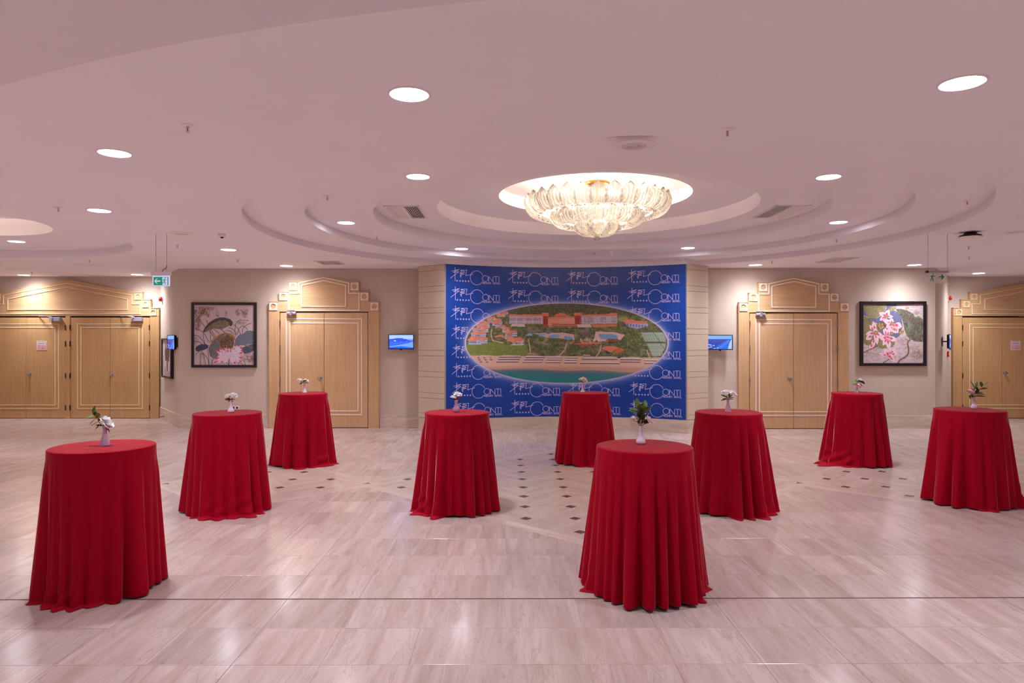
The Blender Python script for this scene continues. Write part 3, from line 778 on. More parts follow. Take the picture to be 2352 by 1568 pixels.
# paper notices on the leaves
def notice(portal_o, px, label):
    root = empty('notice', (portal_o.location.x+px*UW, FAR-.064, 167*UW)); tag(root, label, 'sign')
    w, h = 23*UW, 21*UW
    MB().box(-w/2, w/2, -.004, 0, -h/2, h/2, .001).build('paper', 'paper', root)
    b = MB(); b.ribbon([(-w*.42, -h*.4), (w*.42, -h*.4), (w*.42, h*.26), (w*.34, h*.42), (-w*.34, h*.42), (-w*.42, h*.26)], .006, -.0052, -.004, True); b.build('border_line', 'ink_r', root)
    def txt(s_, z, size, mat):
        cu = bpy.data.curves.new('text', 'FONT'); cu.body = s_; cu.align_x = 'CENTER'; cu.size = size; cu.extrude = .0004; cu.offset = size*.015
        ob = bpy.data.objects.new('lettering', cu); dg = bpy.context.evaluated_depsgraph_get(); COL.objects.link(ob)
        bpy.context.view_layer.update(); me = bpy.data.meshes.new_from_object(ob.evaluated_get(bpy.context.evaluated_depsgraph_get())); bpy.data.objects.remove(ob)
        me.materials.clear(); me.materials.append(M[mat])
        o = bpy.data.objects.new('lettering', me); COL.objects.link(o); o.parent = root; o.rotation_euler = (PI/2, 0, 0); o.location = (0, -.0048, z)
    txt('SİGARA', -h*.12, .050, 'ink_r'); txt('İÇİLMEZ', -h*.34, .048, 'ink_r'); txt('BURADA', h*.17, .036, 'ink_d')
notice(DL, -60, 'white no-smoking notice on the far left portal, reading SİGARA İÇİLMEZ')
notice(DR, -65, 'white no-smoking notice on the far right portal, reading SİGARA İÇİLMEZ')
# ------------------------------------------------------------------ the blue banner
def px_t(px):
    """arc parameter of a column of the photograph"""
    k = (px-1176)/F; cx, cy = ARC_C
    a = 1+k*k; b = -2*(k*cx+cy); c = cx*cx+cy*cy-ARC_R**2; Y = (-b+math.sqrt(b*b-4*a*c))/(2*a)
    return (aL-math.atan2(Y-cy, k*Y-cx))/(aL-aR)
BZ0, BZ1 = 0.275, ZC-.004
EC, EA, EB = (px_t(1070)+px_t(1533))/2, (px_t(1533)-px_t(1070))/2, 0.866
EZ = 1.91-4*14.87/F
banner = empty('banner', (0, 0, 0)); tag(banner, 'large blue curved banner with repeated hotel logos and an oval aerial photo', 'banner')
def arc_xyz(t, z, off):
    a = aL+(aR-aL)*t; r = ARC_R-off
    return ARC_C[0]+r*np.cos(a), ARC_C[1]+r*np.sin(a), z
def bfn(off, t0, t1, z0, z1): return lambda U, V: arc_xyz(t0+(t1-t0)*U, z1+(z0-z1)*V, off)
c = Canvas(0, ARC_LEN, 0, BZ1-BZ0, 620, 400, (24, 68, 158))
zz = BZ1-c.Y; tt = c.X/ARC_LEN
d = np.sqrt(((tt-EC)/EA)**2+((zz-EZ)/EB)**2)
dist = (d-1)*EB*0.9/np.maximum(0.35, np.hypot((zz-EZ)/EB/np.maximum(d, .01), .4))
n = c.noise(.35, 5); c.blend(n, (20, 60, 148), .5)
c.blend(np.exp(-np.maximum(dist, 0)/0.055)*(d > .9), (214, 198, 236), 1.0)
c.line([(ARC_LEN*.627, 0), (ARC_LEN*.627, BZ1-BZ0)], .006, (20, 58, 150), .6)
grid_print('vinyl_sheet', 260, 170, bfn(0.006, 0, 1, BZ0, BZ1), c.a, 'print', banner)
# side edges of the sheet
# logo strokes in units of the C radius, from the C centre, y up
def K(x, y): return ((x-640)/132.0, (322-y)/132.0)
strokes = [[K(200, 145), K(203, 397)], [K(135, 215), K(284, 180), K(165, 238), K(282, 219), K(110, 345)],
           [K(436, 186), K(312, 190), K(398, 222), K(294, 248), K(392, 256), K(302, 282), K(322, 325), K(326, 192)],
           [K(437, 182), K(418, 290), K(560, 253)],
           [K(880, 388), K(880, 284), K(968, 388), K(968, 284)], [K(990, 286), K(1064, 286)], [K(1024, 286), K(1024, 388)], [K(1082, 284), K(1082, 388)]]
def arcpts(cx, cy, r, a0, a1, n): return [(cx+r*math.cos(math.radians(a0+(a1-a0)*k/n)), cy+r*math.sin(math.radians(a0+(a1-a0)*k/n))) for k in range(n+1)]
strokes.append(arcpts(0, 0, 1.0, 26, 328, 40)); ox, oy = K(810, 330); strokes.append(arcpts(ox, oy, 0.44, 0, 360, 24))
GL = {'R': [[(0,0),(0,1)], [(0,1),(.6,1),(.8,.85),(.8,.65),(.6,.5),(0,.5)], [(.45,.5),(.9,0)]], 'E': [[(.85,0),(0.05,0),(0.05,1),(.85,1)], [(0.05,.52),(.6,.52)]],
      'S': [[(.8,.85),(.55,1),(.2,1),(.05,.78),(.2,.56),(.65,.46),(.8,.25),(.6,0),(.25,0),(.03,.18)]], 'O': [[(.45,1),(.12,.82),(.05,.5),(.12,.18),(.45,0),(.78,.18),(.85,.5),(.78,.82),(.45,1)]],
      'T': [[(0,1),(.9,1)], [(.45,1),(.45,0)], [(.3,0),(.6,0)]], 'H': [[(.08,0),(.08,1)], [(.82,0),(.82,1)], [(.08,.5),(.82,.5)], [(0,0),(.2,0)], [(.7,0),(.92,0)], [(0,1),(.2,1)], [(.7,1),(.92,1)]], 'L': [[(.1,1),(.1,0),(.85,0),(.85,.2)], [(0,1),(.25,1)]]}
small = []
for i, ch in enumerate('RESORT HOTEL'):
    if ch == ' ': continue
    for st in GL[ch]:
        small.append([K(760+i*29.6+x*25, 430-y*29) for x, y in st])
def clipline(pts, step):
    out = []
    for a, b in zip(pts[:-1], pts[1:]):
        n = max(1, int(math.hypot(b[0]-a[0], b[1]-a[1])/step))
        out += [((a[0]+(b[0]-a[0])*k/n, a[1]+(b[1]-a[1])*k/n), (a[0]+(b[0]-a[0])*(k+1)/n, a[1]+(b[1]-a[1])*(k+1)/n)) for k in range(n)]
    return out
LR = 0.1485
cols_px = [1094.8, 1228.7, 1364.5, 1504.6]; rows_z = [3.262-.4018*k for k in range(8)]
for r in range(8):
    for q in range(4):
        ct = px_t(cols_px[q]+r*.7); cz = rows_z[r]
        mb = MB()
        def put(quad):
            vs = []
            for (x, y) in quad:
                t = ct+x*LR/ARC_LEN; z = cz+y*LR
                if ((t-EC)/EA)**2+((z-EZ)/EB)**2 < 1.0 or z < BZ0+.01: return
                X, Y, Z = arc_xyz(t, z, 0.0072); vs.append((X, Y, Z))
            mb.add(vs, [tuple(range(len(vs)))])
        for lst, w in ((strokes, .068), (small, .045)):
            for st in lst:
                for a, b in clipline(st, .35):
                    dx, dy = b[0]-a[0], b[1]-a[1]; L = math.hypot(dx, dy) or 1; nx, ny = -dy/L*w/2, dx/L*w/2; ex, ey = dx/L*w*.25, dy/L*w*.25
                    put([(a[0]+nx-ex, a[1]+ny-ey), (a[0]-nx-ex, a[1]-ny-ey), (b[0]-nx+ex, b[1]-ny+ey), (b[0]+nx+ex, b[1]+ny+ey)])
        for sx in (242, 302, 360, 417, 475):
            x0, y0 = K(sx, 391)
            p = [(x0+(.165 if k % 2 == 0 else .068)*math.sin(PI*k/5), y0+(.165 if k % 2 == 0 else .068)*math.cos(PI*k/5)) for k in range(10)]
            put(p)
        if mb.f: mb.build('logo', 'logo', banner, fix=False)
# the oval aerial photograph of the resort
c = Canvas(1070, 1533, 697.2, 879, 1110, 436, (96, 104, 66))
Lp = lambda x, y: (1060+x/7.84, 690+y/7.84)
Rp = lambda x, y: (1300+x/7.84, 690+y/7.84)
n1, n2, n3, n4 = c.noise(2.4, 1, 1.5), c.noise(5, 2, 1.6), c.noise(1.2, 3, 1.2), c.noise(9, 4, 1.5)
c.blend(n1*.8, (60, 74, 42)); c.blend(np.clip(n2*1.6-.6, 0, 1), (132, 128, 88), .8); c.blend(np.clip(n3*2-1.1, 0, 1), (176, 158, 128), .6); c.blend(np.clip(1-n3*2.6, 0, 1), (42, 50, 34), .8)
c.blend(np.clip(n4*3-2.1, 0, 1), (196, 170, 146), .6); c.blend(np.clip(c.noise(3, 9, 1.3)*4-3.2, 0, 1), (150, 92, 100), .7)
forest = (c.Y < 722+4*np.sin(c.X/37)).astype(float); c.blend(forest, (100, 102, 72)); c.blend(forest*n1, (70, 74, 50), .9); c.blend(forest*np.clip(1-n3*2.4, 0, 1), (52, 54, 40), .8); c.blend(forest*np.clip(n3*2-1.3, 0, 1), (132, 128, 98), .7)
# lawn
c.polyn([Lp(60, 790), Lp(480, 740), Lp(800, 765), Lp(1190, 775), Lp(1230, 900), Lp(1150, 1005), Lp(100, 1005), Lp(40, 900)], (124, 134, 66), (104, 120, 58), 3, 8)
for k in range(9): c.line([Lp(100+k*120, 780), Lp(180+k*130, 1000)], .6, (142, 146, 86), .4)
# beach and sea
c.blend((c.Y > 817.5+0.7*np.sin(c.X/9)+(c.X-1300)*.012).astype(float), (204, 168, 150)); beach = (c.Y > 818).astype(float)
c.blend(beach*np.clip(n3*2-1.2, 0, 1), (186, 148, 128), .5)
c.blend(((c.Y > 838)).astype(float)*np.clip((c.Y-838)/8, 0, 1), (176, 134, 116), .8)
sh = 846+1.2*np.sin(c.X/25)+(c.X-1170)*.022
sea = np.clip((c.Y-sh)/1.5, 0, 1); c.blend(sea, (128, 118, 118)); c.blend(sea*np.clip((c.Y-sh)/8, 0, 1), (62, 112, 124)); c.blend(sea*np.clip((c.Y-sh-8)/14, 0, 1), (44, 120, 124)); c.blend(sea*np.clip(n3*3-2.5, 0, 1), (150, 160, 170), .6)
rs = np.random.RandomState(5)
for k in range(60):
    x = rs.uniform(1130, 1480); c.ell(x, rs.uniform(834, 862), .5, .3, (120, 92, 84) if k % 2 else (214, 206, 206), .8)
def house(x, y, w, h, side=0):
    """a low villa with a hipped tiled roof, given by its roof's left end and its size in photograph pixels"""
    wall = (168, 176, 206) if rs.rand() < .6 else (196, 186, 186)
    c.rect(x+w*.08, y+h*.3, x+w*.94, y+h*1.15, wall)
    for k in range(int(w/2.2)): c.rect(x+w*.12+k*2.2, y+h*.72, x+w*.12+k*2.2+1.1, y+h*.98, (64, 62, 84), .85)
    c.poly([(x, y+h*.55), (x+w*.3, y), (x+w*.78, y-h*.05), (x+w, y+h*.42), (x+w*.62, y+h*.5), (x+w*.5, y+h*.68)], (210, 124, 96))
    c.poly([(x, y+h*.55), (x+w*.3, y), (x+w*.5, y+h*.68)], (222, 140, 110), .8)
    c.line([(x, y+h*.57), (x+w*.5, y+h*.7), (x+w*.62, y+h*.52), (x+w, y+h*.44)], .7, (150, 78, 62), .7)
for (x, y, w, h) in [(630, 235, 190, 62), (760, 205, 110, 40), (450, 300, 110, 45), (520, 300, 120, 60), (330, 370, 130, 50), (470, 345, 130, 50), (610, 335, 140, 45), (380, 395, 150, 90), (555, 370, 205, 80), (270, 410, 130, 50), (270, 455, 170, 55),
                     (185, 495, 175, 60), (350, 475, 155, 90), (150, 560, 320, 90), (100, 650, 280, 120), (330, 660, 160, 95), (610, 450, 220, 50), (740, 485, 160, 75), (780, 540, 260, 90), (600, 620, 190, 75), (780, 630, 180, 60), (820, 670, 350, 115)]:
    X, Y = Lp(x, y); house(X, Y, w/7.84, h/7.84)
for (x, y, w, h) in [(480, 690, 90, 60), (600, 660, 200, 90), (800, 740, 140, 60), (560, 560, 130, 80), (640, 500, 110, 80)]:
    X, Y = Lp(x+w/2, y+h/2); c.ell(X, Y, w/15, h/15, (84, 92, 52), .9); c.ell(X-1, Y-1, w/30, h/34, (122, 128, 78), .8)
def wing(p, q, roofh, floors, bays):
    (x0, y0), (x1, y1) = p, q
    c.rect(x0, y0, x1, y1, (196, 184, 198)); c.poly([(x0-1, y0+roofh), (x0+.5, y0-.5), (x1-.5, y0-2), (x1+1, y0+roofh-1)], (210, 124, 98))
    for i in range(floors):
        yy = y0+roofh+1.4+(y1-y0-roofh-1.5)*i/floors; c.rect(x0, yy+2.1, x1, yy+2.6, (196, 140, 130), .6)
        for j in range(bays):
            xx = x0+1.2+(x1-x0-2)*j/bays; c.rect(xx, yy, xx+(x1-x0)/bays*.5, yy+1.7, (78, 66, 88) if rs.rand() < .8 else (140, 130, 160), .9)
wing(Lp(880, 265), Lp(1490, 425), 4.2, 5, 26); wing(Rp(296, 262), Rp(945, 415), 4.2, 5, 28)
c.rect(*Lp(880, 250), *Lp(1000, 270), (212, 128, 100)); c.rect(*Rp(810, 235), *Rp(945, 262), (212, 128, 100)); c.rect(*Rp(535, 222), *Rp(588, 262), (190, 90, 70))
c.poly([Lp(930, 430), Lp(1150, 425), Lp(1180, 475), Lp(900, 470)], (206, 182, 176)); c.poly([Rp(230, 430), Rp(460, 425), Rp(500, 485), Rp(240, 480)], (208, 186, 180)); c.poly([Rp(480, 430), Rp(940, 430), Rp(945, 470), Rp(520, 485)], (206, 118, 94))
c.poly([Lp(1590, 300), Rp(175, 290), Rp(215, 400), Rp(230, 475), Lp(1600, 480), Lp(1575, 400)], (212, 128, 100))
c.poly([Lp(1690, 290), Lp(1740, 240), Rp(20, 235), Rp(85, 290)], (206, 118, 92)); c.rect(*Lp(1775, 222), *Lp(1850, 245), (206, 118, 92))
for yy in (340, 372, 412): c.line([Lp(1600, yy+15), Lp(1740, yy+10), Rp(60, yy-5), Rp(205, yy-5)], 1.6, (222, 186, 172), .8)
for yy in (428, 460): c.line([Lp(1660, yy), Rp(225, yy)], 1.8, (70, 44, 44), .8)
for p, q in ((Lp(1490, 245), Lp(1590, 465)), (Rp(185, 240), Rp(300, 430))):
    c.rect(p[0], p[1], q[0], q[1], (178, 74, 56)); c.rect(p[0]-1.5, p[1]-2.5, q[0]+1.5, p[1]+.8, (214, 126, 98)); c.poly([(p[0]-2, p[1]+4.5), (p[0], p[1]+.5), (q[0], p[1]+.5), (q[0]+2.5, p[1]+4.5)], (206, 112, 86))
    for i in range(5):
        for j in range(2): c.rect(p[0]+3+j*4.8, p[1]+6.5+i*3.8, p[0]+5.6+j*4.8, p[1]+8.6+i*3.8, (74, 34, 44))
# right-hand building, tennis courts, pools, pavilions
c.poly([Rp(990, 375), Rp(1090, 400), Rp(1120, 470), Rp(1300, 515), Rp(1490, 470), Rp(1490, 420), Rp(1100, 370)], (160, 166, 204))
for k in range(9): c.rect(*Rp(1010+k*52, 410+k*5), *Rp(1040+k*52, 470+k*3), (90, 82, 120), .7)
c.poly([Rp(985, 372), Rp(1110, 345), Rp(1225, 345), Rp(1270, 370), Rp(1495, 388), Rp(1420, 435), Rp(1250, 415), Rp(1130, 415)], (212, 122, 94))
c.poly([Rp(960, 300), Rp(1140, 300), Rp(1130, 345), Rp(960, 385)], (140, 150, 82)); c.ell(*Rp(1010, 290), 7, 3, (116, 122, 70))
for poly in ([Rp(1350, 575), Rp(1740, 575), Rp(1800, 640), Rp(1800, 745), Rp(1440, 742)], [Rp(1460, 772), Rp(1800, 770), Rp(1790, 850), Rp(1700, 990), Rp(1570, 1000)]):
    c.poly(poly, (138, 158, 138))
for k in range(8):
    c.line([Rp(1400+k*45, 590), Rp(1455+k*45, 735)], .7, (196, 206, 196), .7); c.line([Rp(1500+k*38, 785), Rp(1590+k*20, 985)], .7, (196, 206, 196), .7)
for yy in (600, 665, 725, 800, 890, 950): c.line([Rp(1400, yy), Rp(1780, yy)], .6, (190, 202, 190), .6)
c.line([Rp(1580, 575), Rp(1700, 745)], 1.3, (78, 112, 92)); c.line([Rp(1700, 770), Rp(1790, 880)], 1.3, (78, 112, 92)); c.line([Rp(1440, 755), Rp(1790, 755)], 2, (92, 80, 66))
c.poly([Rp(560, 560), Rp(880, 570), Rp(1080, 620), Rp(1000, 720), Rp(640, 740), Rp(540, 690)], (214, 176, 164)); c.poly([Rp(612, 600), Rp(860, 606), Rp(945, 630), Rp(960, 690), Rp(830, 705), Rp(680, 700), Rp(622, 650)], (112, 152, 196))
c.poly([Lp(1330, 590), Lp(1860, 580), Rp(170, 610), Rp(190, 715), Lp(1800, 680), Lp(1560, 670)], (206, 172, 162)); c.poly([Lp(1400, 600), Lp(1500, 592), Lp(1560, 625), Lp(1430, 645)], (122, 160, 200)); c.poly([Lp(1600, 640), Lp(1720, 605), Lp(1800, 625), Lp(1780, 665), Lp(1620, 678)], (120, 160, 198)); c.poly([Rp(0, 642), Rp(120, 645), Rp(180, 700), Rp(80, 720), Rp(0, 680)], (112, 152, 196))
c.poly([Lp(1180, 632), Lp(1240, 585), Lp(1310, 605), Lp(1300, 635)], (120, 170, 196)); c.ell(*Lp(1595, 568), 7, 4.4, (118, 102, 130), .9); c.ell(*Rp(390, 600), 11, 6, (112, 96, 124), .8)
for k in range(40): x = rs.uniform(280, 620); c.rect(*Rp(x, 690+rs.uniform(-15, 60)), *Rp(x+22, 700+rs.uniform(0, 55)), (226, 206, 206), .6)
c.poly([Rp(75, 780), Rp(160, 725), Rp(330, 728), Rp(330, 750), Rp(635, 752), Rp(635, 782)], (212, 122, 92)); c.poly([Rp(115, 800), Rp(160, 782), Rp(470, 782), Rp(525, 820), Rp(180, 828)], (156, 84, 84)); c.rect(*Rp(145, 752), *Rp(300, 768), (60, 44, 40), .8)
c.poly([Rp(735, 722), Rp(790, 695), Rp(940, 692), Rp(1005, 718), Rp(880, 745)], (150, 70, 66)); c.rect(*Rp(790, 745), *Rp(870, 775), (60, 54, 70), .9)
c.poly([Rp(700, 890), Rp(820, 935), Rp(820, 955), Rp(760, 950)], (66, 58, 84)); c.poly([Rp(650, 860), Rp(740, 822), Rp(890, 822), Rp(985, 850), Rp(830, 930)], (214, 120, 88)); c.poly([Rp(990, 852), Rp(1062, 872), Rp(1058, 950), Rp(860, 940)], (196, 100, 74))
for pts in ([Lp(560, 520), Lp(545, 600), Lp(570, 720), Lp(760, 760)], [Lp(1230, 700), Lp(1250, 800), Lp(1270, 930)], [Rp(50, 770), Rp(20, 850), Rp(0, 900), Lp(1800, 985)], [Rp(660, 800), Rp(630, 930), Rp(570, 1010)], [Rp(1470, 900), Rp(1520, 1020)]): c.line(pts, 2.6, (204, 172, 156), .9)
for (x, y, w) in [(700, 990, 390), (680, 1030, 390), (650, 1075, 395), (1180, 1000, 340), (1160, 1040, 340), (1130, 1085, 345), (1580, 1010, 260), (1560, 1045, 270), (1545, 1090, 270)]:
    X, Y = Lp(x, y); c.rect(X, Y, X+w/7.84, Y+2.2, (216, 200, 202)); c.line([(X, Y+3.4), (X+w/7.84, Y+3.4)], 2.0, (92, 66, 66), .9)
for (x, y, w) in [(20, 1010, 205), (15, 1050, 205), (5, 1095, 215), (330, 1010, 600), (330, 1030, 610), (290, 1105, 700), (1005, 1035, 350), (1000, 1075, 350), (1430, 1050, 230), (1430, 1095, 160), (340, 975, 120)]:
    X, Y = Rp(x, y); c.rect(X, Y, X+w/7.84, Y+2.2, (216, 200, 202)); c.line([(X, Y+3.4), (X+w/7.84, Y+3.4)], 2.0, (92, 70, 66), .9)
c.rect(*Rp(940, 1012), *Rp(1010, 1036), (44, 70, 160)); c.rect(*Lp(1450, 970), *Lp(1535, 995), (44, 60, 150)); c.rect(*Lp(1230, 940), *Lp(1360, 965), (190, 130, 126))
for (x, y) in [(290, 1015), (400, 1015), (520, 1010), (310, 1050), (420, 1050), (530, 1050), (340, 1085), (450, 1090)]: X, Y = Lp(x, y); c.rect(X, Y, X+5, Y+2.4, (110, 76, 84), .8)
for k in range(26): x, y = Lp(1280+rs.rand()*900, 700+rs.rand()*230); c.ell(x, y, 4+rs.rand()*4, 2.2+rs.rand()*1.6, (72, 88, 48), .7); c.ell(x-1, y-1, 2, 1, (118, 128, 78), .7)
for k in range(22): x, y = Rp(980+rs.rand()*430, 520+rs.rand()*420); c.ell(x, y, 4+rs.rand()*4, 2.4+rs.rand()*2, (80, 96, 52), .7); c.ell(x-1, y-1, 2.4, 1.2, (130, 136, 88), .7)
c.blend(np.clip(c.noise(1.6, 21)*1.7-.9, 0, 1)*(c.Y < 816), (190, 186, 160), .35); c.a = np.clip(c.a*1.06+4, 0, 255)
grid_print('aerial_picture', 500, 200, bfn(0.0085, EC-EA, EC+EA, EZ-EB, EZ+EB), c.a, 'photo', banner, mask=lambda U, V: (2*U-1)**2+(2*V-1)**2 <= 1.0)
EL = []
nn = 160
for k in range(nn+1):
    for rr, of in ((1.0, .0085), (1.006, .0085), (1.012, .0065)):
        a = 2*PI*k/nn; X, Y, Z = arc_xyz(EC+EA*rr*math.cos(a), EZ+EB*rr*math.sin(a), of); EL.append((X, Y, Z))
mk('picture_edge', EL, [f for k in range(nn) for f in ((3*k, 3*k+1, 3*k+4, 3*k+3), (3*k+1, 3*k+2, 3*k+5, 3*k+4))], 'logo', banner)
for t in (0.0, 1.0):
    X0, Y0, _ = arc_xyz(t, 0, 0.0); X1, Y1, _ = arc_xyz(t, 0, .03)
    e = MB(); e.tube([(X0*.5+X1*.5, Y0*.5+Y1*.5, BZ0), (X0*.5+X1*.5, Y0*.5+Y1*.5, BZ1)], .006, 6); o = e.build('edge_strip', 'panel', banner)

# ------------------------------------------------------------------ framed paintings
def frame_obj(name, centre, w, h, rz, depth, border, fmat, canvas, label, res=200, wires=True):
    root = empty(name, centre, rz); tag(root, label, 'painting')
    b = MB(); W, H = w/2, h/2
    for (x0, x1, z0, z1) in ((-W, W, H-border, H), (-W, W, -H, -H+border), (-W, -W+border, -H+border, H-border), (W-border, W, -H+border, H-border)):
        b.box(x0, x1, -depth, 0, z0, z1, .004)
    b.build('picture_frame', fmat, root)
    iw, ih = W-border+.004, H-border+.004
    grid_print('canvas', res, int(res*h/w), lambda U, V: (-iw+2*iw*U, np.full(U.shape, -depth*.55), ih-2*ih*V), canvas.a, 'canvas', root)
    MB().box(-iw, iw, -depth*.5, -.005, -ih, ih).build('backing', fmat, root)
    if wires:
        for s_ in (-.62, .62): MB().lathe([(.008, 0), (.008, .02), (.004, .03)], 8, (W*s_, -.02, H)).build('hanger', 'steel', root)
    return root
c = Canvas(75, 1410, 110, 1445, 620, 620, (206, 186, 190))
n1, n2 = c.noise(18, 1, 1.0), c.noise(60, 2)
c.blend(np.clip(n1*2-1.0, 0, 1), (186, 160, 150), .5)
for (x, y, rx, ry, al) in [(170, 270, 110, 130, .9), (310, 240, 110, 100, .95), (430, 190, 120, 50, .6), (150, 520, 80, 170, .8), (390, 340, 40, 60, .6), (600, 310, 40, 70, .6), (770, 310, 50, 60, .55), (1050, 280, 60, 80, .5), (1190, 250, 90, 90, .6), (1200, 330, 60, 80, .5), (120, 900, 50, 120, .5), (1290, 1270, 130, 110, .6), (1340, 1330, 80, 80, .5), (230, 1230, 60, 90, .35), (1120, 510, 120, 40, .4)]:
    dd = ((c.X-x)/rx)**2+((c.Y-y)/ry)**2; m = np.clip(1.35-dd, 0, 1)*np.clip((c.noise(13, int(x), .6)+c.noise(31, int(y)+7))*1.35-.75, 0, 1); c.blend(m, (104, 70, 56), al)
sc_ = (86, 78, 88)
for pts in [[(210, 430), (260, 520), (330, 610), (430, 700), (520, 840)], [(350, 440), (375, 510), (420, 600)], [(100, 640), (200, 670), (300, 750), (420, 950)], [(75, 785), (160, 800), (240, 870), (310, 980), (380, 1130), (415, 1440)], [(80, 910), (170, 925), (260, 980)], [(280, 760), (290, 880), (320, 990)], [(430, 650), (440, 800), (440, 930)], [(450, 660), (500, 740), (545, 820)], [(520, 660), (590, 700), (630, 750)], [(100, 1250), (150, 1170), (210, 1130)], [(170, 1060), (270, 1170), (380, 1310), (400, 1440)], [(215, 1440), (215, 1300), (235, 1190), (290, 1230), (330, 1440)], [(450, 1440), (490, 1340), (560, 1260)], [(490, 1440), (465, 1310)], [(990, 800), (985, 660), (1010, 520), (1100, 450), (1280, 460)], [(960, 550), (1040, 620), (1110, 760)], [(1030, 780), (1070, 650), (1150, 580), (1220, 610), (1260, 665)], [(1145, 730), (1165, 630), (1230, 560), (1350, 515)], [(850, 610), (960, 670), (1010, 760)], [(800, 680), (880, 690), (960, 760)], [(1140, 1300), (1190, 1370), (1210, 1440)], [(1060, 1440), (1060, 1390)], [(780, 1380), (850, 1430)], [(1090, 1385), (1160, 1440)]]:
    c.curve(pts, 13, sc_, .85)
c.polyn([(275, 700), (310, 620), (400, 510), (520, 430), (640, 392), (760, 392), (880, 430), (940, 500), (920, 570), (870, 585), (840, 500), (760, 455), (640, 460), (500, 520), (400, 600), (330, 690), (290, 730)], (96, 92, 92), (70, 70, 84), 14, 3)
c.polyn([(300, 720), (350, 640), (430, 560), (540, 490), (650, 455), (770, 460), (850, 520), (860, 570), (760, 620), (680, 660), (560, 640), (440, 660), (340, 720)], (156, 140, 112), (112, 98, 82), 16, 4)
c.polyn([(450, 920), (520, 840), (640, 760), (740, 730), (900, 740), (980, 820), (985, 880), (900, 980), (780, 1090), (640, 1200), (520, 1210)], (192, 146, 84), (160, 120, 76), 20, 5)
c.polyn([(390, 1080), (440, 980), (560, 860), (680, 760), (760, 740), (690, 830), (630, 920), (640, 1060), (650, 1140), (600, 1260), (520, 1310), (430, 1250)], (96, 98, 108), (140, 134, 128), 14, 6)
c.polyn([(640, 1000), (650, 900), (720, 820), (840, 780), (940, 830), (970, 960), (930, 1070), (840, 1100), (700, 1090)], (150, 128, 104), (88, 64, 52), 16, 7)
c.polyn([(965, 1010), (1000, 860), (1080, 770), (1180, 740), (1230, 690), (1320, 678), (1412, 700), (1412, 960), (1200, 1010), (1100, 1000), (1020, 1060)], (98, 112, 142), (132, 124, 132), 13, 8)
c.polyn([(1140, 1060), (1240, 1020), (1412, 960), (1412, 1120), (1300, 1180), (1190, 1195), (1140, 1130)], (104, 110, 122), (70, 78, 96), 13, 9)
c.polyn([(100, 1080), (130, 1030), (220, 985), (340, 980), (400, 1010), (390, 1060), (300, 1110), (180, 1140), (120, 1140)], (84, 92, 122), (60, 62, 74), 12, 10)
c.curve([(680, 660), (780, 740), (960, 870), (1100, 960), (1240, 1020), (1390, 1050)], 20, (128, 112, 92))
petal = (228, 206, 222)
def petal1(cx, cy, ang, L, W, tip=.35, base=None):
    ux, uy = math.cos(ang), math.sin(ang)
    P = lambda t, w: (cx+ux*L*t-uy*W*w, cy+uy*L*t+ux*W*w)
    sh_ = [(0, .15), (.3, .75), (.6, 1), (.82, .7), (1, 0), (.82, -.7), (.6, -1), (.3, -.75), (0, -.15)]
    c.poly([P(t*1.02, w*1.08) for t, w in sh_], (170, 120, 146), .6); c.poly([P(t, w) for t, w in sh_], petal)
    c.poly([P(1, 0), P(.86, .62), P(1-tip, .15), P(.86, -.1)], (206, 56, 88), .85); c.poly([P(.98, -.05), P(.8, -.72), P(.62, -.9), P(.84, -.3)], (214, 96, 124), .7)
    c.line([P(.1, 0), P(.75, 0)], 4, (190, 160, 184), .7)
for (an, L_, W_) in [(-2.75, 330, 70), (-2.35, 250, 70), (-1.9, 210, 60), (-1.2, 170, 60), (-.75, 230, 75), (-.35, 310, 60), (2.95, 340, 62), (2.72, 400, 50), (.05, 290, 62), (.38, 300, 55), (2.45, 250, 55), (.85, 210, 60), (-2.1, 150, 60), (-1.5, 130, 60)]: petal1(870, 1250, an, L_, W_)
petal1(1000, 1130, -1.15, 130, 50); petal1(1010, 1140, -.75, 160, 56); petal1(1020, 1130, -.2, 130, 46)
for a in range(14): c.line([(870, 1240), (870+190*math.cos(a*.5), 1250+110*math.sin(a*.5))], 4, (190, 166, 188), .6)
c.line([(850, 1320), (850, 1440)], 16, (84, 76, 76)); c.line([(893, 1395), (893, 1440)], 10, (84, 76, 76))
pl = at((441.5+590.5)/2, (694.5+843.5)/2, LW)
frame_obj('framed_painting', (pl.x, LW-.002, pl.z), 149*UM, 149*UM, 0, .05, 5.9*UM, 'black', c, 'square black framed painting of grey lotus leaves above a white and red blossom')
c = Canvas(165, 1520, 130, 1470, 620, 620, (208, 188, 190))
c.blend(np.clip(c.noise(22, 1, 2.2)*2-1, 0, 1), (160, 128, 112), .55)
for (x, y, rx, ry, al) in [(1380, 1270, 160, 120, .7), (1300, 1120, 130, 60, .4), (400, 1250, 260, 120, .35), (500, 1130, 120, 40, .5), (1370, 330, 80, 50, .8), (1030, 960, 120, 90, .4), (1000, 180, 100, 30, .5)]:
    m = np.clip(1.2-((c.X-x)/rx)**2-((c.Y-y)/ry)**2, 0, 1)*np.clip(c.noise(18, int(x))*2.2-.5, 0, 1); c.blend(m, (140, 104, 90), al)
c.polyn([(165, 400), (220, 410), (330, 470), (420, 560), (540, 620), (620, 800), (560, 900), (600, 1000), (480, 1090), (300, 1080), (165, 1010)], (156, 138, 92), (118, 106, 84), 30, 2)
c.polyn([(165, 130), (690, 130), (690, 230), (600, 330), (540, 400), (480, 460), (400, 440), (300, 450), (250, 350), (165, 220)], (164, 150, 98), (128, 118, 98), 26, 3)
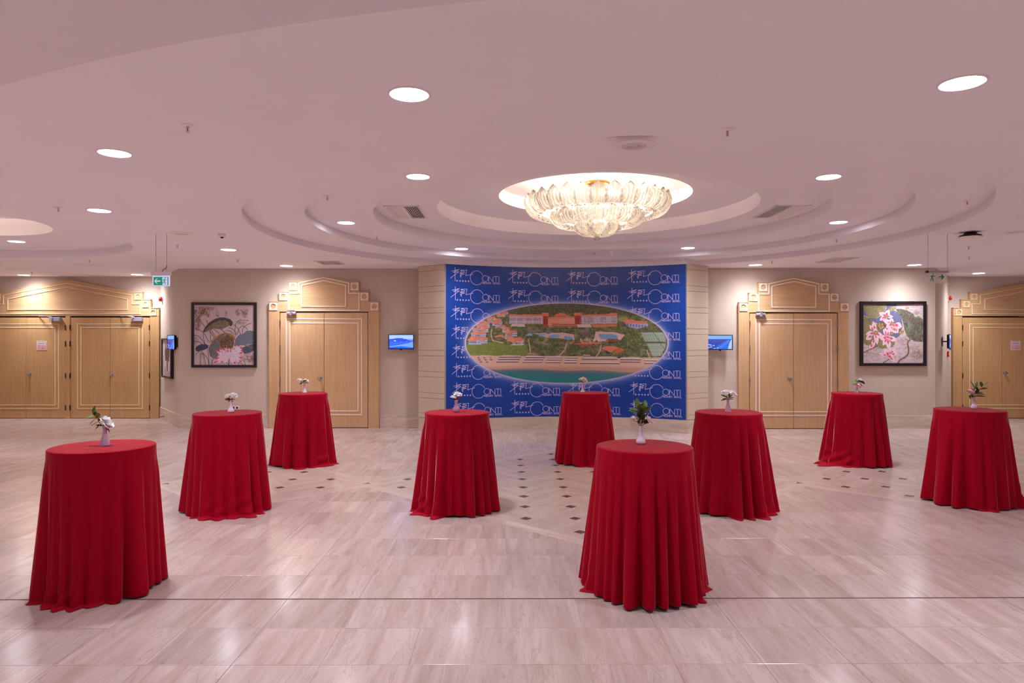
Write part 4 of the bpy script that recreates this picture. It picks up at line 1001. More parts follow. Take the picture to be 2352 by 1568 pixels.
c.polyn([(165, 210), (250, 340), (290, 440), (400, 440), (480, 460), (560, 400), (700, 230), (690, 130), (920, 130), (930, 180), (800, 200), (740, 250), (720, 300), (860, 270), (980, 330), (1040, 470), (1060, 640), (990, 850), (930, 900), (820, 880), (600, 860), (560, 700), (480, 560), (380, 540), (260, 410), (165, 390)], (96, 98, 134), (124, 122, 150), 12, 4)
c.polyn([(720, 250), (800, 205), (930, 200), (900, 250), (760, 290)], (164, 150, 96), (140, 128, 90), 20, 5)
c.polyn([(900, 245), (1010, 235), (1180, 280), (1290, 350), (1340, 430), (1420, 400), (1510, 480), (1515, 980), (1400, 990), (1250, 940), (1150, 850), (1100, 720), (1070, 560), (1030, 430), (970, 340)], (128, 134, 112), (98, 84, 74), 34, 6)
c.polyn([(930, 250), (1060, 300), (1130, 460), (1260, 520), (1360, 600), (1515, 650), (1515, 560), (1400, 520), (1300, 440), (1190, 380), (1090, 290)], (96, 76, 68), (126, 122, 106), 24, 7)
for k in range(10): c.line([(1200+k*30, 560+k*22), (1150+k*36, 880)], 4, (160, 164, 140), .4)
for k in range(7): c.line([(880, 280), (820+k*40, 560)], 4, (140, 140, 168), .4)
c.polyn([(500, 1050), (560, 940), (740, 930), (880, 960), (890, 1020), (840, 1100), (600, 1150), (520, 1120)], (150, 138, 96), (130, 118, 86), 26, 8)
def petals(cx, cy, lst, c1=(232, 200, 210), c2=(206, 60, 76)):
    for (dx, dy, rx, ry, rt) in lst:
        L_ = math.hypot(dx, dy)+1e-6; ux, uy = dx/L_, dy/L_; ln, wd = max(rx, ry)*1.12, min(rx, ry)*1.0; mx_, my_ = cx+dx, cy+dy
        def lens(s_, k): return [(mx_+ux*ln*s_*t*k-uy*wd*w_*k, my_+uy*ln*s_*t*k+ux*wd*w_*k) for t, w_ in [(-1, 0), (-.7, .6), (-.2, 1), (.35, .85), (.75, .4), (1.05, 0), (.75, -.4), (.35, -.85), (-.2, -1), (-.7, -.6)]]
        c.poly(lens(1, 1.07), (166, 58, 78), .6); c.poly(lens(1, 1), c1)
        c.ell(mx_-ux*ln*.45, my_-uy*ln*.45, ln*.55, wd*.55, c2, .85, math.atan2(uy, ux), soft=.9); c.line([(mx_-ux*ln*.9, my_-uy*ln*.9), (mx_+ux*ln*.7, my_+uy*ln*.7)], 5, (196, 90, 110), .5)
petals(680, 400, [(-60, -30, 60, 90, .5), (40, -70, 70, 60, 0), (90, 10, 40, 70, -.2), (-20, 70, 60, 50, .2), (-80, 60, 40, 60, .4)])
petals(820, 580, [(-90, -40, 110, 60, .5), (-60, 40, 60, 80, 1.2), (0, 110, 50, 90, .1), (60, 60, 50, 110, -.3), (140, 40, 80, 80, .2), (60, 150, 60, 60, .3), (-10, -70, 70, 50, 0), (110, 160, 50, 40, .4)])
petals(450, 780, [(-30, -160, 50, 90, .3), (-90, -120, 40, 60, .8), (-120, 20, 60, 90, .7), (-150, 110, 60, 70, .6), (20, 120, 55, 130, .1), (90, 60, 60, 120, -.3), (-50, 240, 45, 90, .3), (0, -40, 60, 50, 0), (-100, 320, 50, 60, .4)])
petals(720, 880, [(-50, -130, 50, 110, -.3), (20, -120, 45, 100, .3), (-90, 20, 70, 70, .6), (60, 20, 50, 110, -.4), (-60, 110, 50, 80, .5), (20, 160, 55, 110, 0), (120, 40, 60, 80, .3)])
petals(750, 1310, [(-130, -40, 100, 35, .6), (-50, -90, 60, 90, -.5), (30, -110, 40, 90, .1), (90, -110, 45, 90, .4), (130, -60, 50, 80, .6), (50, 10, 60, 70, .2), (90, 80, 80, 40, .5)])
for (x, y, r) in [(685, 410, 34), (820, 575, 38), (455, 780, 50), (810, 800, 42), (825, 1210, 22)]: c.ell(x, y, r, r, (140, 120, 90)); c.ell(x, y, r*.55, r*.55, (176, 150, 110))
for (x, y, r) in [(585, 620, 92), (1030, 760, 56), (1160, 220, 38)]:
    c.ell(x, y, r, r, (92, 64, 46)); rs2 = np.random.RandomState(int(x))
    for k in range(int(r*1.2)): a, q = rs2.rand()*6.28, r*.9*math.sqrt(rs2.rand()); c.ell(x+q*math.cos(a), y+q*math.sin(a), 7, 7, (206, 172, 120), .9)
c.curve([(1220, 940), (1170, 1010), (1190, 1130), (1185, 1240), (1120, 1330), (1010, 1390), (960, 1460)], 34, (120, 94, 84)); c.curve([(1190, 960), (1110, 910)], 12, (130, 100, 92)); c.curve([(1170, 1080), (1100, 1140)], 10, (120, 90, 80))
c.line([(165, 1240), (340, 1150), (495, 1085)], 16, (92, 58, 52)); c.line([(620, 1465), (760, 1375)], 16, (92, 58, 52)); c.line([(930, 195), (1150, 205)], 16, (196, 166, 160)); 
UR = RW/F
pr = at(2049, 766, RW)
frame_obj('framed_painting', (pr.x, RW-.002, pr.z), 151*UR, 148*UR, 0, .06, 6.6*UR, 'black', c, 'square black framed painting of pink flowers and green leaves')
# relief picture on the left slanted wall
def diag(px, left=True):
    A, B = ((-7.37, LW), (-8.76, FAR)) if left else ((9.30, RW), (10.885, FAR))
    k = (px-1176)/F; t = (k*A[1]-A[0])/((B[0]-A[0])-k*(B[1]-A[1])); return Vector((A[0]+(B[0]-A[0])*t, A[1]+(B[1]-A[1])*t))
nL = Vector((-1.86, -1.39)).normalized(); nR = Vector((2.0, -1.585)).normalized()
rzL = math.atan2(nL.x, -nL.y); rzR = math.atan2(nR.x, -nR.y)
c = Canvas(0, 100, 0, 74, 300, 220, (214, 196, 196))
c.poly([(44, 20), (56, 20), (58, 62), (46, 62)], (92, 66, 58)); 
for (x, y, rx, ry) in [(36, 16, 5, 12), (32, 26, 8, 8), (42, 30, 7, 9), (60, 18, 9, 12), (68, 28, 10, 8), (66, 38, 8, 6), (36, 38, 9, 5), (50, 24, 8, 8)]: c.ell(x, y, rx, ry, (92, 66, 58)); c.ell(x+1.5, y, rx*.4, ry*.5, (180, 150, 146), .8)
for k in range(9):
    c.rect(8, 32+k*4.6, 11, 35+k*4.6, (70, 44, 40))
for i in range(6):
    for j in range(4): c.rect(40+i*9+(j % 2)*4, 62+j*3, 44+i*9+(j % 2)*4, 64+j*3, (70, 46, 42))
c.rect(24, 56, 30, 74, (80, 50, 46))
a, b = diag(399.5), diag(377.5); mid = (a+b)/2
frame_obj('framed_relief', (mid.x+nL.x*.003, mid.y+nL.y*.003, 1.52), (a-b).length, .93, rzL, .07, .035, 'black', c, 'brown and white tree picture on the slanted wall under the angled screen', res=160, wires=False)

# ------------------------------------------------------------------ screens on the walls
def screen(name, centre, rz, w, h, img, label, bracket, mount):
    root = empty(name, centre, rz); tag(root, label, 'television')
    b = MB(); bz = .016
    for (x0, x1, z0, z1) in ((-w/2, w/2, h/2-bz, h/2), (-w/2, w/2, -h/2, -h/2+bz*1.2), (-w/2, -w/2+bz, -h/2, h/2), (w/2-bz, w/2, -h/2, h/2)): b.box(x0, x1, -.012, .008, z0, z1, .002)
    b.build('bezel', 'blackp', root)
    MB().box(-w/2+.01, w/2-.01, .002, .04, -h/2+.01, h/2-.01, .008).build('back_shell', 'blackp', root)
    grid_print('display', 116, 70, lambda U, V: (-w/2+bz+(w-2*bz)*U, np.full(U.shape, -.004), h/2-bz-(h-2*bz)*V), img.a, 'screen', root)
    MB().prism([(-.028, -h/2+.002), (.028, -h/2+.002), (.018, -h/2-.024), (-.018, -h/2-.024)], -.012, .006).build('logo_tab', 'blackp', root)
    mb = MB(); mb.box(-.1, .1, .04, .052, -.1, .1, .002)
    mb.tube([(0, .05, 0), mount], .016, 8); mb.box(mount[0]-.06, mount[0]+.06, mount[1]-.012, mount[1], -.11, .11, .002)
    mb.build('wall_bracket', 'blackp', root)
    if bracket: MB().tube([(-.06, .02, h/2-.005), (-.04, .02, h/2+.014), (.05, .02, h/2+.014), (.07, .02, h/2-.005)], .004, 6).build('cable', 'blackp', root)
    return root
def tvimg(kind):
    c = Canvas(0, 100, 0, 60, 200, 120, (150, 178, 250))
    n = c.noise(3, 4, 1.5); n2 = c.noise(1.6, 6, 2)
    if kind == 0:
        c.blend(np.clip((c.Y-4)/16, 0, 1), (170, 186, 250)); c.poly([(0, 18), (15, 17), (30, 14), (55, 14), (70, 20), (100, 26), (100, 34), (60, 44), (0, 50)], (50, 92, 226)); c.blend(((c.Y > 18) & (c.Y < 34)).astype(float)*n, (24, 56, 190), .9)
        c.blend(((c.Y > 26) & (c.Y < 42)).astype(float)*np.clip(n2*2-1.1, 0, 1), (130, 170, 244), .8); c.ell(24, 26, 5, 1.6, (230, 240, 255)); c.poly([(0, 50), (40, 44), (70, 38), (100, 30), (100, 60), (0, 60)], (104, 148, 250)); c.poly([(0, 54), (50, 50), (100, 56), (100, 60), (0, 60)], (20, 92, 236)); c.line([(0, 49), (45, 42), (80, 35)], 1.6, (28, 60, 190))
    else:
        c.blend(np.ones(c.X.shape), (110, 160, 246)); c.rect(0, 15, 100, 60, (40, 70, 170)); c.blend(((c.Y > 15) & (c.Y < 32)).astype(float)*n, (90, 70, 130), .8); c.blend((c.Y > 30).astype(float)*np.clip(n2*2-1, 0, 1), (24, 40, 110), .9)
        c.poly([(96, 18), (100, 16), (100, 60), (80, 60), (86, 34)], (160, 176, 246)); c.poly([(30, 60), (88, 18), (92, 22), (82, 60)], (36, 96, 236))
        for k in range(4): c.line([(34+k*5, 50+k*3), (66+k*6, 32), (86, 19)], 1, (110, 150, 240), .8)
        for (x, y) in [(4, 40), (12, 42), (4, 53), (14, 50), (24, 44), (40, 55), (28, 57)]: c.ell(x, y, 5, 1.8, (196, 214, 226), .8)
    return c
p = at(921.5, 784.5, LW-.14); screen('wall_television', (p.x, LW-.14, p.z), math.radians(3), 57.5*UM, 34*UM, tvimg(0), 'small lit television with blue coast picture left of the banner', True, (0, .138, 0))
p = at(1653.5, 786, RW-.14); screen('wall_television', (p.x, RW-.14, p.z), math.radians(-4), 57.5*UR, 34*UR, tvimg(1), 'small lit television with blue beach picture right of the banner', False, (0, .138, 0))
q = diag(408); cen = q+nL*.32+Vector((-.30, .10))
p = at(393, 786, 15.55); rz = math.atan2(-.745, .667)
off = Vector((q.x-p.x, q.y-p.y)); ca, sa = math.cos(-rz), math.sin(-rz)
screen('wall_television', (p.x, p.y, p.z), rz, .56, .335, tvimg(1), 'television on a swivel bracket seen almost from the side, left slanted wall', False, (off.x*ca-off.y*sa, off.x*sa+off.y*ca, 0))
q = diag(2163, False); cen = q+nR*.16
rz = rzR+.03; screen('wall_television', (cen.x, cen.y, CAM_H-0.0), rz, .56, .335, tvimg(0), 'television seen edge-on beside the right wide portal', False, (0, .15, 0))

# ------------------------------------------------------------------ small wall fittings
def alarm(px, py, left, label, kind):
    q = diag(px, left); nrm = nL if left else nR; z = CAM_H+(784-py)*q.y/F
    root = empty('alarm_sounder' if kind == 'round' else 'fire_call_point', (q.x, q.y, z), rzL if left else rzR); tag(root, label, 'alarm')
    if kind == 'round':
        MB().box(-.05, .05, -.02, 0, -.075, .055, .004).build('base_plate', 'whitep', root)
        t = MB().lathe([(.055, 0), (.055, .045), (.045, .06), (.02, .065)], 18); b = MB(); b.add([(v[0], -.02-v[2], v[1]) for v in t.v], t.f); b.build('sounder', 'red', root)
    else:
        MB().box(-.055, .055, -.04, 0, -.07, .07, .008).build('housing', 'red', root); MB().box(-.03, .03, -.043, -.04, -.03, .03, .001).build('glass_pane', 'whitep', root)
    return root
alarm(373.5, 687, True, 'red round alarm sounder high on the left slanted wall', 'round')
alarm(2177.5, 684.5, False, 'red round alarm sounder high on the right slanted wall', 'round')
alarm(374, 818, True, 'red call point at the edge of the tree picture', 'box')
alarm(2175.5, 813, False, 'red call point below the edge-on television', 'box')
p = at(541, 936, LW); s_ = empty('wall_socket', (p.x, LW, p.z)); tag(s_, 'white double wall socket behind the second table from left', 'socket')
MB().box(-.085, .085, -.012, 0, -.045, .045, .004).build('cover_plate', 'whitep', s_)
for x in (-.038, .042):
    t = MB().lathe([(.026, 0), (.026, .004), (.02, .004), (.02, -.004)], 18); b = MB(); b.add([(x+v[0], -.012-v[2], v[1]) for v in t.v], t.f); b.build('outlet', 'greymetal', s_)
q = diag(379); ds = empty('door_stop', (q.x+nL.x*.02, q.y+nL.y*.02, CAM_H+(784-956)*q.y/F), rzL); tag(ds, 'small metal door stop on the left slanted skirting', 'door stop')
t = MB().lathe([(.022, 0), (.022, .006), (.008, .01), (.008, .06), (.014, .062), (.014, .08)], 12); b = MB(); b.add([(v[0], -v[2], v[1]) for v in t.v], t.f); b.build('stop_pin', 'bronze', ds)

# exit signs
def man(mb, s, flip=1, y0=-.0, y1=-.001):
    """a running figure made of strokes, s tall"""
    P = lambda pts, w: mb.ribbon([(flip*x*s, z*s) for x, z in pts], w*s, y0, y1)
    P([(.04, .60), (-.06, .30)], .17); P([(-.06, .32), (.10, .12), (.06, -.12)], .10); P([(.06, -.10), (.16, -.12)], .07); P([(-.06, .30), (-.16, .02), (-.34, -.02)], .10); P([(-.33, .0), (-.36, -.1)], .07)
    P([(.04, .58), (.20, .46), (.30, .56)], .07); P([(.02, .58), (-.16, .54), (-.24, .40)], .07)
    mb.prism([(flip*(.10+.09*math.cos(k*PI/6))*s, (.78+.09*math.sin(k*PI/6))*s) for k in range(12)], y0, y1)
ZE = 10.25
p = on_ceiling(370.5, 537, ZC); UE = p.y/F
zt = CAM_H+(784-624)*UE; ex = empty('exit_sign', (p.x, p.y, zt)); tag(ex, 'lit green exit sign with white left arrow hanging on two wires', 'sign')
MB().box(-21.5*UE, 21.5*UE, -.035, .035, -9*UE, 0, .006).build('housing', 'whitep', ex)
MB().box(-20*UE, 20*UE, -.008, .008, -33*UE, -9*UE, .004).build('light_panel', 'sign_w', ex)
MB().box(-17*UE, 17*UE, -.0125, -.008, -31*UE, -12*UE, .001).build('green_face', 'green_e', ex)
b = MB(); b.prism([(-15*UE, -21.5*UE), (-9.5*UE, -15.5*UE), (-7.5*UE, -15.5*UE), (-11*UE, -20*UE), (-1.5*UE, -20*UE), (-1.5*UE, -23*UE), (-11*UE, -23*UE), (-7.5*UE, -27.5*UE), (-9.5*UE, -27.5*UE)], -.0135, -.0125); b.build('arrow', 'sign_w', ex)
b = MB(); b.box(3.5*UE, 15*UE, -.0135, -.0125, -30.5*UE, -12.8*UE); b.build('doorway_symbol', 'sign_w', ex)
b = MB(); t = MB(); man(t, 15*UE, 1, -.0145, -.0135); b.add([(v[0]+8.5*UE, v[1], v[2]-26*UE) for v in t.v], t.f); b.build('running_figure', 'green_e', ex)
for x in (-12.5, 12.5): MB().tube([(x*UE, 0, 0), (x*UE, 0, ZC-zt)], .0035, 6).build('suspension_wire', 'greymetal', ex)
MB().tube([(3*UE, 0, 0), (4*UE, 0, .035), (9*UE, 0, .045), (12*UE, 0, .07), (12.5*UE, 0, .1)], .005, 6).build('cable', 'blackp', ex)
p = on_ceiling(2153.5, 536.5, ZC); UE = p.y/F
zt = CAM_H+(784-622)*UE; ex = empty('exit_sign', (p.x, p.y, zt)); tag(ex, 'clear hanging exit sign with green running figure and right arrow', 'sign')
b = MB(); b.tube([(-25*UE, 0, -2*UE), (25*UE, 0, -2*UE)], .014, 12); b.build('light_bar', 'greymetal', ex)
MB().box(-27*UE, -22*UE, -.02, .02, -4.5*UE, .5*UE, .003).build('end_cap', 'blackp', ex)
MB().box(-22*UE, 21*UE, -.003, .003, -28*UE, -4*UE).build('clear_panel', 'acrylic', ex)
b = MB(); t = MB(); man(t, 18*UE, 1, -.0045, -.0035); b.add([(v[0]-12*UE, v[1], v[2]-21*UE) for v in t.v], t.f); b.build('running_figure', 'green', ex)
b = MB(); b.prism([(2*UE, -15*UE), (9.5*UE, -15*UE), (8*UE, -19.5*UE), (10*UE, -19.5*UE), (15.5*UE, -14*UE), (10*UE, -8.5*UE), (8*UE, -8.5*UE), (9.5*UE, -12.6*UE), (2*UE, -12.6*UE)], -.0045, -.0035); b.build('arrow', 'green', ex)
for x in (-22.5, 22.5): MB().tube([(x*UE, 0, 0), (x*UE, 0, ZC-zt)], .0035, 6).build('suspension_wire', 'greymetal', ex)
# ------------------------------------------------------------------ ceiling fittings
protoD = {}
def downlight(x, y, z, label=None, r=.125, seen=True):
    root = empty('downlight', (x, y, z)); tag(root, label, 'ceiling light', 'round recessed ceiling lights' if seen else 'recessed ceiling lights behind the viewer')
    if r not in protoD:
        b = MB(); b.lathe([(r+.016, 0.0005), (r+.016, -.004), (r+.004, -.0075), (r, -.006), (r, 0.0005)], 36, caps=False); t = b.build('trim_ring', 'ceilp', root); set_smooth_angle(t, .6)
        n = 32; v = [(0, 0, -.004)]+[(r*math.cos(2*PI*k/n), r*math.sin(2*PI*k/n), -.004) for k in range(n)]
        g = mk('diffuser', v, [(0, 1+(k+1) % n, 1+k) for k in range(n)], 'lamp', root)
        protoD[r] = (t, g)
    else:
        for o in protoD[r]: cc = o.copy(); COL.objects.link(cc); cc.parent = root
    return root
Z1, Z2, Z3 = RINGS[0][1], RINGS[1][1], RINGS[2][1]
for (px, py, z, lab) in [(940, 216, ZC, 'large round downlight at the top left of centre, nearest of all'), (2210, 190, ZC, 'round downlight at the top right corner of the ceiling'), (263, 351, ZC, 'round downlight high on the left side of the ceiling'),
                         (228, 483, ZC, 'round downlight left, below the high left one'), (960, 405, Z2, 'downlight in the recess ring, near left of the chandelier'), (1903, 406, Z2, 'downlight in the recess ring, near right of the chandelier'),
                         (795, 511, Z2, 'downlight at the far left inside the recess ring'), (1926, 510, Z2, 'downlight at the far right inside the recess ring'), (1060, 571, Z2, 'downlight in the recess ring above the left part of the banner'),
                         (1580, 569, Z2, 'downlight in the recess ring above the right part of the banner'), (525, 573, ZC, 'downlight above the lotus painting'), (658, 610, ZC, 'small far downlight over the left double door'), (315, 630, ZC, 'far downlight in the left alcove beside the exit sign'),
                         (55, 631, ZC, 'far downlight in the left alcove at the picture edge'), (38, 554, 3.67, 'downlight inside the small left ceiling recess'), (1735, 608, ZC, 'small far downlight over the right double door'), (2100, 608, ZC, 'small far downlight over the pink flower painting'), (2248, 627, ZC, 'far downlight in the right alcove')]:
    p = on_ceiling(px, py, z); downlight(p.x, p.y, z, lab)
for (x, y) in [(-5.2, 2.2), (6.8, 2.6), (-9, 3.5), (-9, 7), (9, 6.5), (9.5, 10.5), (12, 13), (-12.5, 12), (-12, 8.5)]: downlight(x, y, ZC if y > 4.4 else (ZC if math.hypot(x-RC[0], y-RC[1]) < 7.3 else 3.41), 'round recessed downlight outside the picture', seen=False)
for x in (-8, -3.2, 1.2, 5.6, 10.5):
    for y in (-.6,): downlight(x, y, 3.41, 'round recessed downlight behind the viewer', seen=False)

spr = {}
def sprinkler(x, y, z, label):
    root = empty('sprinkler', (x, y, z)); tag(root, label, 'sprinkler', 'ceiling sprinklers')
    if not spr:
        e = MB().lathe([(.045, 0.0005), (.045, -.004), (.02, -.012), (.012, -.012)], 20).build('escutcheon', 'ceilp', root)
        b = MB(); b.lathe([(.010, -.010), (.010, -.022), (.006, -.024)], 10); b.tube([(-.008, 0, -.022), (-.012, 0, -.034), (-.003, 0, -.05)], .0022, 5); b.tube([(.008, 0, -.022), (.012, 0, -.034), (.003, 0, -.05)], .0022, 5); fr = b.build('frame_arm', 'steel', root)
        g = MB().lathe([(.0035, -.023), (.0035, -.046)], 8).build('glass_bulb', 'red', root)
        d_ = MB().lathe([(.004, -.05), (.016, -.052), (.016, -.0535), (.003, -.0545)], 14).build('deflector', 'steel', root)
        spr['p'] = (e, fr, g, d_)
    else:
        for o in spr['p']: cc = o.copy(); COL.objects.link(cc); cc.parent = root
for (px, py, z, lab) in [(431, 287, ZC, 'sprinkler between the two high left downlights'), (1671, 297, ZC, 'sprinkler right of the round ceiling speaker'), (134, 476, ZC, 'sprinkler left of the second left downlight'), (752, 449, Z1, 'sprinkler on the left rim of the recess'), (2221, 460, Z1, 'sprinkler on the right rim of the recess'),
                         (866, 543, Z2, 'sprinkler in the recess between two left downlights'), (408, 561, ZC, 'sprinkler right of the left exit sign wires'), (545, 596, ZC, 'sprinkler below the downlight over the lotus painting'), (205, 596, ZC, 'sprinkler under the left small recess'), (73, 624, ZC, 'tiny sprinkler next to the alcove downlight at left edge'),
                         (963, 593, Z1, 'sprinkler over the left board panelling'), (1366, 580, Z2, 'sprinkler in the recess above the banner middle'), (1773, 599, ZC, 'sprinkler over the right double door'), (1921, 549, Z1, 'sprinkler under the right recess downlight'), (2225, 565, ZC, 'sprinkler below the black ceiling lamp, upper one'), (2226, 589, ZC, 'sprinkler below the black ceiling lamp, lower one')]:
    p = on_ceiling(px, py, z); sprinkler(p.x, p.y, z, lab)
spk = {}
def speaker(px, py, label):
    p = on_ceiling(px, py, ZC); root = empty('ceiling_speaker', p); tag(root, label, 'speaker', 'round flush ceiling speakers')
    if not spk:
        a = MB().lathe([(.178, 0.0005), (.178, -.004), (.165, -.009), (.105, -.009), (.1, -.004)], 40).build('rim', 'ceilp', root); set_smooth_angle(a, .5)
        gs = [a]
        for r in (.098, .084, .070, .056, .042, .028, .014):
            gs.append(MB().lathe([(r, -.003), (r, -.010), (r-.005, -.010), (r-.005, -.003)], 28, caps=False).build('grille_ring', 'ceilp', root))
        gs.append(MB().lathe([(.1, -.0035), (.001, -.0045)], 28).build('grille_back', 'greymetal', root)); spk['p'] = gs
    else:
        for o in spk['p']: cc = o.copy(); COL.objects.link(cc); cc.parent = root
speaker(1456, 334, 'round ceiling speaker right above the chandelier'); speaker(418, 536, 'round ceiling speaker beside the left exit sign wires'); speaker(2330, 532, 'round ceiling speaker at the right picture edge')
def vent(cx, cy, z, w, l, nd, dark_from, label, name='air_grille'):
    """slats run along the y axis; w wide (x), l long (y)"""
    root = empty(name, (cx, cy, z)); tag(root, label, 'air vent')
    b = MB()
    for (x0, x1, y0, y1) in ((-w/2, w/2, -l/2, -l/2+.025), (-w/2, w/2, l/2-.025, l/2), (-w/2, -w/2+.025, -l/2, l/2), (w/2-.025, w/2, -l/2, l/2)): b.box(x0, x1, y0, y1, -.012, .0, .003)
    b.build('grille_frame', 'ceilp', root)
    MB().box(-w/2+.01, w/2-.01, -l/2+.01, l/2-.01, -.0025, .0).build('duct_backing', 'dark', root)
    iw = w-.05
    for k in range(nd):
        x = -w/2+.025+iw*(k+.5)/nd; open_ = (k >= dark_from[0] and k < dark_from[1])
        s_ = iw/nd*(.30 if open_ else .86)
        MB().box(x-s_/2, x+s_/2, -l/2+.025, l/2-.025, -.012, -.004, .001).build('slat', 'ceilp', root)
    MB().box(-.008, .008, -l/2+.025, l/2-.025, -.0135, -.012).build('divider', 'ceilp', root)
    return root
vent(-1.61, 10.42, Z3, .52, 1.0, 16, (9, 16), 'square air grille left of the chandelier, right half open')
vent(4.08, 10.38, Z3, .52, 1.0, 16, (0, 8), 'square air grille right of the chandelier, left half open')
vent(-3.72, 13.98, ZC, .48, .62, 12, (0, 12), 'small air grille over the left double door'); vent(6.42, 13.5, ZC, .48, .85, 12, (0, 12), 'small air grille over the right double door')
p = on_ceiling(510, 537, ZC); o = empty('smoke_detector', p); tag(o, 'white smoke detector above the lotus painting', 'smoke detector')
a = MB().lathe([(.06, 0.0005), (.062, -.012), (.055, -.02)], 24).build('base', 'ceilp', o); MB().lathe([(.05, -.02), (.048, -.04), (.03, -.048)], 24).build('sensor_body', 'ceilp', o); MB().lathe([(.026, -.048), (.022, -.062), (.012, -.066)], 16).build('sensor_cap', 'dark', o)
p = on_ceiling(1405, 575, Z2); o = empty('ceiling_antenna', p); tag(o, 'white funnel-shaped antenna hanging under the recess above the banner', 'antenna')
a = MB().lathe([(.115, 0.0005), (.115, -.006), (.06, -.02), (.032, -.045), (.022, -.085), (.015, -.1)], 24).build('funnel_body', 'ceilp', o); set_smooth_angle(a, .6)
p = on_ceiling(2229, 533, ZC); o = empty('black_ceiling_lamp', p); tag(o, 'black shallow ceiling lamp near the right exit sign', 'ceiling lamp')
MB().lathe([(.07, 0.0005), (.09, -.03), (.14, -.045), (.155, -.07)], 32).build('lamp_housing', 'blackp', o); MB().lathe([(.148, -.07), (.13, -.082), (.06, -.088)], 32).build('lamp_cover', 'ceilp', o)
for (px, py, z, lab) in [(205, 608, ZC, 'flush access panel in the ceiling before the left portal'), (55, 621, ZC, 'flush access panel above the far left alcove light')]:
    p = on_ceiling(px, py, z); o = empty('access_panel', p); tag(o, lab, 'panel')
    MB().box(-.22, .22, -.22, .22, -.004, .0, .001).build('panel_lid', 'ceilp', o)

# ------------------------------------------------------------------ chandelier
CX, CY = 1.28, 10.28
ch = empty('chandelier', (CX, CY, 3.42)); tag(ch, 'large round ceiling chandelier of ribbed frosted glass leaves in three tiers', 'chandelier')
MB().lathe([(.19, 4.2995-3.42), (.19, 4.285-3.42), (.17, 4.27-3.42), (.03, 4.265-3.42)], 32).build('ceiling_plate', 'brass', ch)
MB().lathe([(.014, .85), (.014, .10)], 12).build('centre_rod', 'brass', ch)
def ringband(r, z, w):
    b = MB(); n = 48
    b.lathe([(r, z), (r, z+w), (r-.01, z+w), (r-.01, z)], n, caps=False)
    for k in range(6): a = k*PI/3; b.tube([(0, 0, z+w/2+.12), (r*math.cos(a), r*math.sin(a), z+w/2)], .006, 6)
    return b.build('frame_ring', 'ceilp', ch)
ringband(.84, .42, .025); ringband(.47, .28, .025)
def leaf_mesh(name, prof, width, seed):
    """curved acanthus leaf; prof = (outward, up, width factor) from stud to tip; ribs run along it"""
    nu, nv = 15, len(prof)*3-2
    P = []
    for i in range(nv):
        t = i/(nv-1)*(len(prof)-1); k = min(int(t), len(prof)-2); f = t-k
        p0, p1, p2, p3 = prof[max(k-1, 0)], prof[k], prof[k+1], prof[min(k+2, len(prof)-1)]
        P.append([0.5*((2*p1[j])+(-p0[j]+p2[j])*f+(2*p0[j]-5*p1[j]+4*p2[j]-p3[j])*f*f+(-p0[j]+3*p1[j]-3*p2[j]+p3[j])*f**3) for j in range(3)])
    vs = []
    for i, (o_, u_, wf) in enumerate(P):
        for j in range(nu):
            s_ = 2*j/(nu-1)-1; w = width*wf*(1+(.07 if (i % 3 == 1) else -.04)*(abs(s_) > .8))
            cup = -.22*width*(s_*s_)*wf              # edges curl towards the axis
            rib = .017*width/.13*(1 if j % 2 else -1)*min(1, i/3)
            tipdrop = -.12*width*abs(s_)*(i/(nv-1))**3*2
            vs.append((o_+cup+rib, s_*w, u_+tipdrop+(.03*width*math.cos(s_*9) if i == nv-1 else 0)))
    fs = [(i*nu+j, i*nu+j+1, (i+1)*nu+j+1, (i+1)*nu+j) for i in range(nv-1) for j in range(nu-1)]
    me = bpy.data.meshes.new(name); me.from_pydata(vs, [], fs); me.polygons.foreach_set('use_smooth', [True]*len(fs)); me.materials.append(M['glassleaf']); return me
stud_me = MB().lathe([(.007, -.006), (.009, 0), (.006, .008)], 8)
sm = bpy.data.meshes.new('stud'); sm.from_pydata(stud_me.v, [], stud_me.f); sm.materials.append(M['bronze'])
def tier(n, r, z, prof, width, phase=0.0):
    me = leaf_mesh('glass_leaf', prof, width, 1)
    for k in range(n):
        a = 2*PI*(k+phase)/n
        o = bpy.data.objects.new('glass_leaf', me); COL.objects.link(o); o.parent = ch; o.location = (r*math.cos(a), r*math.sin(a), z); o.rotation_euler = (0, 0, a)
        s_ = bpy.data.objects.new('stud', sm); COL.objects.link(s_); s_.parent = o; s_.location = (.012, 0, -.004)
tier(30, .87, .39, [(0, 0, .35), (.09, -.005, .75), (.165, .05, 1.0), (.205, .13, 1.0), (.215, .20, .85), (.20, .26, .5), (.19, .29, .12)], .125)
tier(17, .49, .245, [(0, 0, .35), (.08, -.02, .75), (.155, .02, 1.0), (.20, .09, 1.05), (.20, .15, .9), (.18, .19, .55), (.17, .21, .12)], .125, .3)
tier(7, .06, .10, [(0, 0, .4), (.10, -.02, .85), (.20, .02, 1.05), (.265, .09, 1.1), (.26, .16, .95), (.23, .20, .6), (.21, .22, .15)], .155, .25)
fn = MB().lathe([(.05, .13), (.055, .10), (.03, .075), (.034, .06), (.055, .045), (.05, .025), (.025, .012), (.012, .0), (.002, -.002)], 24).build('finial', 'glassleaf', ch); set_smooth_angle(fn, .8)
bm_ = MB(); 
for i in range(7):
    for k in range(12):
        phi = PI*(i)/6; a = 2*PI*k/12; bm_.v.append((.022*math.sin(phi)*math.cos(a), .022*math.sin(phi)*math.sin(a), .03*math.cos(phi)))
bm_.f = [(i*12+k, i*12+(k+1) % 12, (i+1)*12+(k+1) % 12, (i+1)*12+k) for i in range(6) for k in range(12)]
